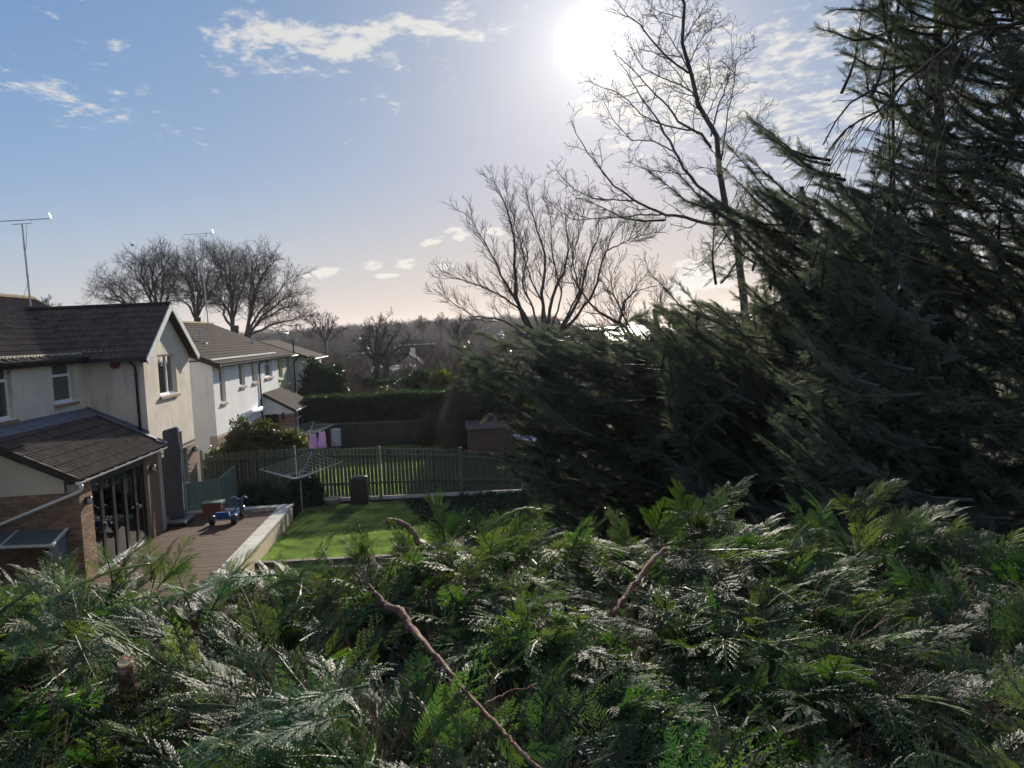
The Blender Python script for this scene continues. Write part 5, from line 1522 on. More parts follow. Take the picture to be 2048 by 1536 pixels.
def round_tree(seed, d, px0, py0, pxt, pyt, spread, label, n=7, r0=0.16, rmin=0.02, group='bare trees in the valley', lens=None, name='bare_tree', kids=(9, 5, 3)):
    T = Bare(seed, up=0.07, wig=0.20, rmin=rmin, ang=(0.4, 0.9), budget=1500)
    base = at(px0, py0, d); top = at(pxt, pyt, d); h = top.z - base.z
    foot = Vector((base.x, d, gz(base.x, d))); r = random.Random(seed)
    f = base.lerp(top, 0.12)
    T.limb([foot, f], r0, r0 * 0.8, (), ())
    for i in range(n):
        a = (i + 0.5) / n * 2 - 1 + r.uniform(-.12, .12)
        tip = Vector((base.x + (top.x - base.x) + a * spread * d / FPX, d + r.uniform(-1, 1) * spread * 0.6 * d / FPX, base.z + h * (1 - 0.55 * a * a) * r.uniform(0.85, 1)))
        mid = f.lerp(tip, 0.45) + Vector((a * 0.1 * h, 0, 0.02 * h))
        T.limb([f, mid, tip], r0 * 0.6, rmin, kids, lens or (h * 0.34, h * 0.17, h * 0.09), 0.15)
    return T.build(name, foot, label, group, 'bark_far')
round_tree(41, 112, 652, 690, 640, 628, 48, 'small round-headed bare tree on the skyline right of the oaks', rmin=0.028)
round_tree(42, 64, 752, 735, 765, 632, 55, 'open bare tree rising from an ivy-clad trunk left of the bungalow', r0=0.28, rmin=0.016)
round_tree(43, 60, 95, 650, 90, 597, 22, 'faint small bare tree peeping over the nearest house roof', rmin=0.014, n=5)
round_tree(44, 140, 845, 668, 842, 632, 14, 'slender bare tree standing above the far wood line', n=4, rmin=0.03)
round_tree(45, 150, 880, 668, 882, 628, 12, 'thin twiggy bare tree on the far skyline left of the vase-shaped tree', n=4, rmin=0.03)
round_tree(46, 100, 915, 690, 925, 636, 40, 'rounded bare tree in the valley behind the russet bush', rmin=0.024)

def ivy():
    for (a, b, d, label) in (((745, 768), (757, 700), 63.8, 'dark ivy-clad upright trunk left of the bungalow roof'), ((763, 762), (775, 706), 63.0, 'leaning ivy-wrapped stump crossing the bungalow roof edge')):
        p, q = at(*a, d), at(*b, d); p.z = gz(p.x, d)
        t = thing('ivy_trunk', p, label, 'tree')
        part('trunk', MB().tube([p, p.lerp(q, 0.5), q], [0.3, 0.25, 0.18], 8), M['bark_far'], t)
        rg = np.random.RandomState(4); n = 160; k = rg.rand(n); P = np.array([list(p.lerp(q, float(x))) for x in k]) + rg.randn(n, 3) * 0.28 * (1.3 - k)[:, None]
        D = rg.randn(n, 3); scatter('ivy', TUFTS, P, eulers(D, rg.rand(n) * 6), 0.32, M['leaf_dark'], t)
ivy()

# ================================================================== WOODED HILLS
def crown_variant(seed, h=1.0):
    T = Bare(seed, up=0.08, wig=0.22, rmin=0.0034, ang=(0.35, 0.9), budget=330)
    r = random.Random(seed)
    for i in range(8):
        a = r.uniform(0, 6.28); s = r.uniform(0.12, 0.38)
        tip = (math.cos(a) * s, math.sin(a) * s, h * r.uniform(0.75, 1.0) * (1 - s * 0.5))
        T.limb([(0, 0, 0.0), (tip[0] * 0.3, tip[1] * 0.3, 0.4), tip], 0.012, 0.004, (9, 4), (0.26, 0.13), 0.3)
    m = MB()
    for q in (T.wood, T.twig):
        if q.nv: m.add(np.concatenate(q.v), q.f)
    return m
CROWNS = [crown_variant(s) for s in range(5)]
def blob_variant(seed):
    r = random.Random(seed); mb = MB()
    for i in range(150):
        d = np.array([r.gauss(0, 1), r.gauss(0, 1), abs(r.gauss(0, 1))]); d /= np.linalg.norm(d)
        p = d * np.array([0.42, 0.42, 0.85]) * r.uniform(0.75, 1.05) + np.array([0, 0, 0.1])
        nr = d + np.array([r.gauss(0, .4)] * 3); nr /= np.linalg.norm(nr)
        t = np.cross(nr, [0.3, 0.2, 1]); t /= np.linalg.norm(t)
        kite(mb, p, t, nr, 0.22, 0.06)
    return mb
def woods():
    rg = np.random.RandomState(5)
    def band(name, n, y0, y1, h0, h1, mats, variants, rlo, rhi, dark=None, keep=None):
        P = []; S = []
        while len(P) < n:
            y = math.sqrt(rg.uniform(y0*y0, y1*y1)); rt = rg.uniform(rlo, rhi); x = rt * y
            if keep and not keep(rt, y): continue
            P.append((x, y, gz(x, y) - 0.2)); S.append(rg.uniform(h0, h1))
        E = np.zeros((n, 3)); E[:, 2] = rg.rand(n) * 6.28
        o = scatter(name, variants, P, E, S, mats, None)
        return o
    gap = lambda rt, y: not (0.195 < rt < 0.33 and y > 240)
    o = band('far_woodland', 3400, 250, 620, 8, 13, M['wood_far'], CROWNS, -0.62, 0.75, keep=gap); tag(o, 'brown winter woodland covering the low hills on the skyline', 'woodland')
    o = band('valley_woodland', 1500, 98, 250, 5, 9, M['wood_far'], CROWNS, -0.6, 0.75, keep=lambda rt, y: True); tag(o, 'bare grey-brown woods filling the valley behind the rooftops', 'woodland')
    ev = [blob_variant(s) for s in range(3)]
    o = band('evergreen_wood', 170, 130, 560, 6, 11, M['leaf_dark'], ev, -0.6, 0.75, keep=gap); tag(o, 'scattered dark evergreens standing in the far winter woods', 'evergreens')
    o = band('bramble_thicket', 420, 58, 98, 3.0, 5.6, M['twig_red'], CROWNS, -0.20, 0.02, keep=lambda rt, y: not (-0.135 < rt < 0.02 and y < 92 and rg.rand() < 0.75)); tag(o, 'russet brown thicket of bare scrub behind the clipped hedge', 'thicket')
    o = band('valley_scrub', 900, 46, 98, 1.5, 3.2, M['twig_red'], CROWNS, -0.6, 0.7, keep=lambda rt, y: not (x_house(rt * y, y))); tag(o, 'low tangled scrub and bramble on the valley floor', 'scrub')
def x_house(x, y): return x < -8.0 and y < 56 or (-10.5 < x < 1 and 68 < y < 100 and False)
woods()

# ================================================================== SHRUBS AND HEDGES
def shrub(name, c, rx, ry, rz, n, variants, m_, label, cat='bush', size=0.3, seed=1, core='hedge_dark', updir=0.35, shell=0.35, noise=0.16, group=None, stems=True):
    """rounded shrub: stems, core painted as dark shade, leaf clusters through the outer shell; c = centre of its base"""
    rg = np.random.RandomState(seed); t = thing(name, c, label, cat, group)
    D = rg.randn(n, 3); D[:, 2] = np.abs(D[:, 2]) * 1.1 - 0.25; D /= np.linalg.norm(D, axis=1)[:, None]
    ph = rg.rand(3) * 6
    lump = 1 + noise * (np.sin(D[:, 0]*5+ph[0]) * np.sin(D[:, 2]*6+ph[1]) + 0.6*np.sin(D[:, 1]*9+ph[2]))
    rad_ = (1 - shell * rg.rand(n) ** 1.6) * lump
    P = D * rad_[:, None] * np.array([rx, ry, rz]) + np.array([c[0], c[1], c[2] + rz * 0.25 + 0.0])
    P[:, 2] = np.maximum(P[:, 2], c[2] + 0.05)
    dirs = D + np.array([0, 0, updir]) + rg.randn(n, 3) * 0.35
    scatter('foliage', variants, P, eulers(dirs, rg.rand(n) * 6.28), size * (0.7 + 0.6 * rg.rand(n)), M[m_], t)
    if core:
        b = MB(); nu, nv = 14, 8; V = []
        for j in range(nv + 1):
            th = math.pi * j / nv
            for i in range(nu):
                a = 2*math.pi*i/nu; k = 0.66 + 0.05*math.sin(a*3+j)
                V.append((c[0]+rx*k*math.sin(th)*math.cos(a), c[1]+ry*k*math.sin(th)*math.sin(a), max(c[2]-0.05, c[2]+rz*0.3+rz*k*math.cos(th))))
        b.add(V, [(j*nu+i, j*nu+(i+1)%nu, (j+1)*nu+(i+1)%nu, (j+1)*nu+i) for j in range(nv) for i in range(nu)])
        part('inner_shade', b, M[core], t, True)  # dark solid standing for the shade between the stems
    if stems:
        b = MB()
        for i in range(5):
            a = i * 1.3; b.tube([c, Vector(c) + Vector((rx*0.3*math.cos(a), ry*0.3*math.sin(a), rz*0.6))], [0.03, 0.015], 5)
        part('stem', b, M['bark'], t)
    return t
def hedge_box(name, x0, x1, y0, y1, z0, z1, n, m_, label, size=0.2, topm=None, seed=3, variants=None, wob=0.05):
    rg = np.random.RandomState(seed); t = thing(name, ((x0+x1)/2, (y0+y1)/2, z0), label, 'hedge')
    part('inner_shade', MB().box(x0+.12, x1-.12, y0+.12, y1-.12, z0, z1-.13), M['hedge_dark'], t)  # near-black box painted as the hedge's inner shade
    A = [(x1-x0)*(z1-z0), (x1-x0)*(y1-y0), (y1-y0)*(z1-z0)]; k1 = int(n*A[0]/(A[0]+A[1]+2*A[2])); k2 = int(n*A[1]/(A[0]+A[1]+2*A[2])); k3 = n-k1-k2
    u = rg.rand
    P1 = np.stack([x0+u(k1)*(x1-x0), y0+u(k1)*0.12, z0+u(k1)*(z1-z0)], 1); D1 = np.tile([0, -1, 0.5], (k1, 1))
    P2 = np.stack([x0+u(k2)*(x1-x0), y0+u(k2)*(y1-y0), z1-u(k2)*0.12], 1); D2 = np.tile([0, 0, 1.0], (k2, 1))
    sx = (u(k3) > 0.5); P3 = np.stack([np.where(sx, x1-u(k3)*.1, x0+u(k3)*.1), y0+u(k3)*(y1-y0), z0+u(k3)*(z1-z0)], 1); D3 = np.stack([np.where(sx, 1., -1.), 0*u(k3), .4+0*u(k3)], 1)
    P = np.concatenate([P1, P2, P3]); D = np.concatenate([D1, D2, D3]) + rg.randn(n, 3) * 0.45
    P[:, 2] += wob * np.sin(P[:, 0] * 1.7) + 0.5 * wob * np.sin(P[:, 0] * 5.1); P += rg.randn(n, 3) * 0.03
    scatter('foliage', variants or TUFTS, P, eulers(D, u(n) * 6.28), size * (0.7 + 0.6*u(n)), M[m_], t)
    return t
hedge_box('clipped_hedge', -7.6, 0.9, 41.0, 42.6, -0.6, 1.93, 9000, 'leaf_dark', 'long clipped dark green hedge with a flat top behind the dark fence', 0.20)
hedge_box('back_hedge', -6.6, -1.2, 58.0, 59.5, -1.0, 1.72, 2600, 'leaf_dark', 'second clipped hedge partly seen beyond the first, below the bungalow', 0.26, seed=8)
shrub('evergreen_bush', Vector((-7.4, 47.2, -0.6)), 1.55, 1.4, 3.35, 2600, TUFTS, 'leaf_dark', 'large rounded dark evergreen bush with glinting leaves beside the end house', size=0.34, seed=2)
shrub('laurel_bush', Vector((-2.2, 53.5, -0.8)), 1.9, 1.4, 2.55, 2200, TUFTS, 'leaf_dark', 'glossy laurel bush sparkling in the sun right of the bungalow, above the clipped hedge', size=0.34, seed=4)
shrub('golden_bush', Vector((0.0, 52, -0.8)), 1.6, 1.2, 2.5, 1500, FANS + TUFTS[:1], 'leaf_yellow', 'yellow-green feathery bush at the right end of the clipped hedge', size=0.5, seed=6, core=None)
shrub('brown_bush', Vector((-5.3, 50, -0.8)), 1.3, 1.0, 1.9, 700, FANS, 'twig_red', 'low brown twiggy bush above the clipped hedge beside the evergreen', size=0.5, seed=7, core=None)
shrub('grey_green_bush', Vector((-3.8, 46.5, -0.6)), 0.7, 0.6, 2.0, 500, TUFTS, 'leaf_olive', 'small grey-green bush just topping the clipped hedge', size=0.28, seed=9)
shrub('beech_bush', Vector((1.75, 36.2, -0.6)), 1.75, 1.3, 3.35, 3800, FANS, 'twig_red', 'dense russet bare bush with fine twigs between clipped hedge and cypress', size=0.55, seed=10, noise=0.1)
shrub('olive_shrub', Vector((-7.3, 27.9, -0.5)), 1.25, 0.7, 1.9, 2300, TUFTS, 'leaf_olive', 'leafy olive green shrub spilling over the left end of the picket fence', size=0.24, seed=12, noise=0.2)
shrub('olive_shrub', Vector((-6.15, 28.2, -0.5)), 0.95, 0.7, 1.9, 1900, TUFTS, 'leaf_olive', 'leafy olive green shrub behind the picket fence left of the near clothes airer', size=0.24, seed=13, noise=0.2)
shrub('dark_bush', Vector((-5.0, 26.2, -0.5)), 0.55, 0.35, 0.75, 650, TUFTS, 'leaf_dark', 'small dark bush at the foot of the picket fence behind the airer pole', size=0.2, seed=14)
shrub('border_plant', Vector((-0.6, 38.8, -0.5)), 0.9, 0.4, 1.0, 420, FANS, 'leaf_olive', 'sprawling untidy border plant in front of the dark fence', size=0.45, seed=15, core=None)
shrub('border_plant', Vector((-6.6, 26.25, -0.4)), 0.75, 0.3, 0.55, 420, TUFTS, 'leaf_dark', 'low dark plant at the fence foot beside the deck corner', size=0.2, seed=16)

# ---- lawn grass
def grass(name, x0, x1, y0, y1, z, n, seed, label, parent=None):
    rg = np.random.RandomState(seed); V = []
    vs = []
    for k in range(4):
        r = random.Random(k); mb = MB()
        for i in range(16):
            a = r.uniform(0, 6.28); s = r.uniform(0, .06); p = np.array([math.cos(a)*s*2, math.sin(a)*s*2, 0.0])
            d = np.array([r.gauss(0, .35), r.gauss(0, .35), 1.0]); d /= np.linalg.norm(d); w = np.cross(d, [math.cos(a), math.sin(a), 0]) ; w /= np.linalg.norm(w)
            L = r.uniform(.03, .055); mb.add([p - w*.004, p + w*.004, p + d*L], [(0, 1, 2)])
        vs.append(mb)
    P = np.stack([x0 + rg.rand(n)*(x1-x0), y0 + rg.rand(n)*(y1-y0), np.full(n, z)], 1); P[:, 2] -= (P[:, 0]-x0) * 0.004 * 0
    if name == 'grass':
        edge = np.interp(P[:, 1], [18.6, 21, 23.5, 26], [0.6, -0.1, -1.2, -1.7]) + 0.08*np.sin(P[:, 1]*7)
        P = P[P[:, 0] < edge]; n = len(P)
        P[:, 2] = -0.5 - np.clip((P[:, 1]-18.6)/7.4, 0, 1) * np.clip((P[:, 0]+5)/11.5, 0, 1) * 0.12 - 0.006
    if name == 'rough_grass': P[:, 2] = [gz(q[0], q[1]) for q in P]; P = P[~((P[:, 0] < -4.9) & (P[:, 1] > 14))]
    n = len(P); E = np.zeros((n, 3)); E[:, 2] = rg.rand(n) * 6.28
    o = scatter(name, vs, P, E, (0.8 + 0.7 * rg.rand(n)) * (4.0 if name == 'rough_grass' else 1.0), M['blade' if name != 'rough_grass' else 'leaf_olive'], parent)
    tag(o, label, 'grass')
grass('grass', -4.95, -0.2, 19.35, 26.0, -0.5, 26000, 1, 'short mown grass on the near lawn beside the deck')
grass('neighbour_grass', -7.2, 0.4, 27.5, 39.4, -0.52, 16000, 2, 'sunlit mown grass behind the picket fence')
def ground_cover():
    rg = np.random.RandomState(21); n = 2600
    P = np.stack([rg.uniform(-1.6, 6.3, n), rg.uniform(18.8, 26.3, n), np.full(n, -0.56)], 1)
    P = P[P[:, 0] > np.interp(P[:, 1], [18.6, 21, 23.5, 26], [0.6, -0.1, -1.2, -1.7]) + 0.1]; n = len(P)
    D = rg.randn(n, 3) * 0.5; D[:, 2] = 1
    o = scatter('ground_cover', TUFTS, P, eulers(D, rg.rand(n) * 6), 0.12 + 0.14 * rg.rand(n), M['leaf_dark'], None)
    tag(o, 'low dark leafy ground cover under the cypress beside the lawn', 'ground cover')
ground_cover()
grass('rough_grass', -9.5, 9.0, 3.6, 18.4, -0.6, 22000, 3, 'long rough grass on the bank below the hedge')

# ================================================================== CYPRESS TREES ON THE RIGHT
def in_poly(x, y, poly):
    c = False; n = len(poly); j = n - 1
    for i in range(n):
        xi, yi = poly[i]; xj, yj = poly[j]
        if (yi > y) != (yj > y) and x < (xj-xi)*(y-yi)/(yj-yi)+xi: c = not c
        j = i
    return c

def cypress(name, seed, depth, poly, n, L, fsize, trunk, label, special=(), thick=1.2, slope=(0.35, 0.75), per=26, lean=0.0, mlist='leaf_far', clump=0.5, sparse=0):
    """windswept cypress: a trunk, boughs reaching up-left whose tips fill the crown's outline, each dressed with sprays"""
    r = random.Random(seed); rg = np.random.RandomState(seed)
    base = Vector(trunk[0]); t = thing(name, base, label, 'tree', 'cypress trees along the right side')
    tb = MB(); tp = [Vector(p) for p in trunk]
    tb.tube(tp, np.linspace(0.13, 0.03, len(tp)) * (depth / 9) ** 0.5, 10); part('trunk', tb, M['bark'], t, True)
    xs = [p[0] for p in poly]; ys = [p[1] for p in poly]
    bm = MB(); P = []; D = []; S = []; RO = []
    def trunk_at(z):
        zs = [p.z for p in tp]; return Vector((np.interp(z, zs, [p.x for p in tp]), np.interp(z, zs, [p.y for p in tp]), z))
    def bough(tip, root, l, dens=1.0):
        d = (tip - root); ln = d.length; d.normalize()
        side = d.cross(Vector((0, 0, 1))).normalized()
        mid = root.lerp(tip, 0.5) + Vector((0, 0, -0.09 * ln)) + side * r.uniform(-.05, .05) * ln
        pts = [root, root.lerp(mid, .55) + Vector((0, 0, -0.02*ln)), mid, mid.lerp(tip, .5) + Vector((0,0,0.01*ln)), tip]
        bm.tube(pts, [0.018*ln**.5, .014*ln**.5, .010*ln**.5, .006*ln**.5, .003], 5, cap=False)
        m = int(per * dens)
        for k in range(m):
            u = 0.12 + 0.88 * (k + r.random()) / m
            f = u * 4; i = min(3, int(f)); f -= i
            p = pts[i].lerp(pts[i+1], f); tg = (pts[i+1] - pts[i]).normalized()
            sd = 1 if k % 2 else -1
            a = r.uniform(0.2, 1.35) * (1.15 - u * 0.7)
            dd = tg * math.cos(a) + side * sd * math.sin(a) * r.uniform(.4, 1) + Vector((r.gauss(0, .18), r.gauss(0, .25), r.uniform(-.6, .45))) * (0.35 + math.sin(a))
            P.append(p); D.append(dd.normalized()); S.append(fsize * r.uniform(.6, 1.2) * (1.15 - 0.45 * u)); RO.append(r.uniform(-1.8, 1.8))
    cnt = 0; tries = 0
    while cnt < n and tries < n * 40:
        tries += 1
        x = r.uniform(min(xs), max(xs)); y = r.uniform(min(ys), max(ys))
        if not in_poly(x, y, poly): continue
        # clumping: keep tips where a coarse noise is high, leaving gaps between boughs
        g = math.sin(x * 0.021 + seed) * math.sin(y * 0.027 + x * 0.006 + seed * 2) + 0.5 * math.sin(x * 0.05 + y * 0.043)
        if g < -0.5 and r.random() < clump: continue
        dep = depth + r.uniform(-1, 1) * thick
        tip = at(x, y, dep); s = r.uniform(*slope); ll = L * r.uniform(.6, 1.25)
        az = r.gauss(0.1, 0.7)
        if sparse and y < sparse and r.random() < 0.08: continue
        root = tip + Vector((ll * math.cos(s) * math.cos(az), math.sin(az) * ll, -ll * math.sin(s)))
        bough(tip, root, ll); cnt += 1
    for (px, py, qx, qy, dd, dens) in special:
        bough(at(px, py, dd), at(qx, qy, dd + 0.4), 1.0, dens)
    # structural limbs from the trunk
    for k in range(14):
        z = tp[0].z + (tp[-1].z - tp[0].z) * (0.12 + 0.8 * k / 14)
        a = trunk_at(z); e = a + Vector((-L * r.uniform(.3, .8), r.uniform(-.5, .5) * L, L * r.uniform(.2, .5)))
        bm.tube([a, a.lerp(e, .5) + Vector((0, 0, -.08)), e], [0.045, 0.03, 0.012], 6, cap=False)
    part('branches', bm, M['twig'], t, True, kind='stuff')
    n_ = len(P)
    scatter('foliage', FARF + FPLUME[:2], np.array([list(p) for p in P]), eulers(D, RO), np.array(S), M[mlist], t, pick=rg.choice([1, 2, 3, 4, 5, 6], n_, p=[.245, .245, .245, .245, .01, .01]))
    return t

# low spreading cypress in the middle
cypress('cypress_tree', 31, 15.0,
        [(905, 700), (960, 668), (1040, 638), (1120, 650), (1180, 640), (1250, 655), (1300, 612), (1380, 600), (1480, 610), (1480, 1090), (1080, 1090), (1090, 985), (1020, 960), (1060, 930), (960, 905), (1010, 880), (1040, 830), (960, 800), (930, 750)],
        760, 1.5, 0.32, [(4.6, 15.4, -0.5), (4.5, 15.3, 2.0), (4.4, 15.2, 4.0), (4.2, 15.2, 5.4)],
        'low wide cypress with feathery boughs sweeping left over the garden fence', thick=1.5, slope=(0.15, 0.6), per=50,
        special=[(905, 690, 1040, 760, 14.5, 1), (960, 905, 1100, 920, 14, 1), (1130, 760, 1250, 850, 13.2, 1.3), (1120, 830, 1240, 880, 13.2, 1.2), (1010, 900, 1120, 880, 14, .8), (890, 735, 1020, 790, 15, .8)], clump=0.45)
# middle tall cypress
cypress('cypress_tree', 32, 10.8,
        [(1395, 400), (1440, 405), (1500, 375), (1590, 375), (1640, 335), (1720, 400), (1760, 480), (1760, 1100), (1330, 1100), (1330, 760), (1290, 660), (1340, 615), (1460, 600), (1505, 490), (1440, 450)],
        640, 1.25, 0.255, [(5.9, 11.2, -0.3), (5.9, 11.2, 2.5), (5.6, 11.1, 5.0), (5.3, 11.0, 7.0)],
        'mid-height cypress leaning left in front of the tall bare tree', thick=1.1, slope=(0.35, 0.8), per=50,
        special=[(1300, 345, 1450, 420, 10.6, 1.1), (1340, 330, 1480, 450, 10.4, 1.2), (1450, 285, 1620, 440, 10.2, 1.5), (1440, 330, 1590, 450, 10.6, 1.2), (1160, 395, 1330, 440, 11.5, .5), (1300, 545, 1420, 640, 11, .7), (1350, 560, 1470, 660, 11, .8), (1400, 390, 1520, 470, 10.8, 1.2), (1500, 240, 1660, 330, 9.8, 1.1), (1520, 265, 1680, 350, 9.6, 1.1), (1500, 320, 1640, 420, 10, 1.2)], clump=0.5)
# near tall cypress at the right edge
cypress('cypress_tree', 33, 7.4,
        [(1700, -120), (1720, 20), (1690, 60), (1760, 110), (1750, 210), (1700, 300), (1640, 330), (1600, 420), (1640, 560), (1560, 700), (1520, 900), (1500, 1120), (2300, 1120), (2300, -300), (1750, -300)],
        1050, 0.95, 0.20, [(5.8, 8.3, 0.4), (5.75, 8.3, 3.0), (5.65, 8.3, 5.4), (5.6, 8.3, 7.6), (5.6, 8.3, 9.8)],
        'tall shaggy cypress filling the right edge, red-brown trunk showing inside', thick=1.1, slope=(0.2, 0.75), per=50,
        special=[(1630, 55, 1790, 60, 7.2, .8), (1680, 100, 1820, 130, 7.2, .9), (1660, 20, 1800, -10, 7.4, .7), (1500, 235, 1660, 320, 7.6, 1.0), (1520, 262, 1690, 360, 7.4, 1.1), (1700, 180, 1850, 200, 7.3, .9)], clump=0.6, sparse=420)
# dark one behind
cypress('cypress_tree', 34, 13.0, [(1520, 520), (1700, 470), (1900, 430), (2300, 430), (2300, 1100), (1480, 1100)], 330, 1.9, 0.42, [(8.3, 13.4, -0.5), (8.3, 13.4, 3), (8.2, 13.3, 6.5)],
        'shaded cypress standing behind the others, closing the view low on the right', thick=1.0, clump=0.1, per=50)

# sapling stem and weeping branches in front of them
def weeping():
    T = Bare(61, up=-0.02, wig=0.10, rmin=0.0016, ang=(0.3, 0.8), budget=2600)
    base = at(2260, 980, 5.2); base.z = 2.6
    P = lambda L, d=4.8, dj=0.35: pxl(L, d, dj)
    T.limb([base, at(2240, 600, 5.1), at(2200, 250, 5.0), at(2120, 60, 4.9)], 0.06, 0.035, (), (), sides=9)
    main = [(2120, 60), (2048, 42), (1960, 62), (1900, 92), (1830, 150), (1780, 200), (1740, 232), (1700, 250), (1660, 290)]
    T.limb(P(main, dj=0), 0.017, 0.005, (12, 4), (0.22, 0.08), 0.1)
    T.limb(P([(1790, 195), (1740, 180), (1690, 215), (1655, 270), (1645, 290)], dj=0.1), 0.009, 0.004, (9, 4), (0.14, 0.06), 0.1)
    r = random.Random(9)
    for i in range(44):
        t = r.random(); x0 = 1690 + 420 * t; y0 = np.interp(x0, [m[0] for m in main[::-1]], [m[1] for m in main[::-1]]) if x0 < 2120 else 60
        if i > 30: x0 = r.uniform(1850, 2160); y0 = r.uniform(20, 420)
        ln = r.uniform(120, 420); a = r.uniform(0.05, 0.5); d = r.uniform(4.3, 5.4)
        L = [(x0, y0)]
        for k in range(1, 6):
            u = k / 5; L.append((x0 - ln * (math.sin(a) * u + 0.10 * math.sin(u*3)), y0 + ln * u * math.cos(a)))
        T.limb([at(x, y, d + (0.3*(1 - q/5) if i > 30 else 0)) for q, (x, y) in enumerate(L)], 0.0030, 0.0014, (6, 2), (0.06, 0.025), 0.1)
    T.limb([at(2240, 600, 5.1), at(2048, 675, 4.9), at(2035, 700, 4.8), at(2015, 712, 4.8)], 0.012, 0.004, (3,), (0.1,))
    T.limb([at(2240, 900, 5.1), at(2048, 815, 4.9), at(2000, 830, 4.8)], 0.010, 0.004, (3,), (0.1,))
    T.build('weeping_tree', base, 'bare weeping branches hanging in front of the tall cypress, from an arching bough', 'bare garden trees', 'twig_wet')
    T = Bare(62, up=0.10, wig=0.14, rmin=0.0035, ang=(0.6, 1.1), budget=900)
    b = at(1795, 700, 8.3); b.z = 0.0
    T.limb([b, at(1792, 480, 8.3), at(1788, 330, 8.2), at(1783, 230, 8.2), at(1790, 110, 8.2), at(1798, 0, 8.1), at(1800, -120, 8.1)], 0.026, 0.013, (22, 4), (0.5, 0.16), 0.35)
    T.limb([at(1800, 90, 8.2), at(1812, 20, 8.1), at(1830, -60, 8.1)], 0.010, 0.005, (6, 3), (0.3, 0.1))
    T.limb([at(1783, 240, 8.2), at(1740, 150, 8.1), at(1705, 125, 8.1)], 0.007, 0.004, (6, 3), (0.2, 0.1))
    T.build('sapling', b, 'slender straight bare stem rising beside the tall cypress', 'bare garden trees', 'twig_wet')
M['twig_wet'] = mat('smooth_dark_twig', (0.050, 0.042, 0.040), 0.85, 0.25, 12, spec=0.12)
weeping()

# ================================================================== FOREGROUND CYPRESS HEDGE
SIL = [(-700, 1120), (0, 1128), (120, 1118), (250, 1096), (300, 1112), (480, 1124), (640, 1128), (720, 1092), (800, 1052), (850, 1034), (1000, 1022), (1090, 1018), (1200, 1056), (1300, 1016), (1400, 985), (1450, 1000), (1510, 1080), (1580, 1105), (1650, 1060), (1720, 1025), (1850, 1020), (1950, 1048), (2048, 1065), (2700, 1050)]
_sx = [at(p[0], p[1], 3.05).x for p in SIL]; _sz = [at(p[0], p[1], 3.05).z for p in SIL]
def hedge_top(x, y):
    e = float(np.interp(x, _sx, _sz)) - 0.05
    k = min(1, max(0, (y - 1.55) / 1.2)); k = k * k * (3 - 2 * k)
    z = 4.24 * (1 - k) + e * k
    z += 0.045 * math.sin(x * 4.1 + 1.3 * y) * math.sin(y * 5.2 + x) + 0.03 * math.sin(x * 9.7 + y * 3)
    if y > 3.0: z -= (y - 3.0) * 1.6
    return z

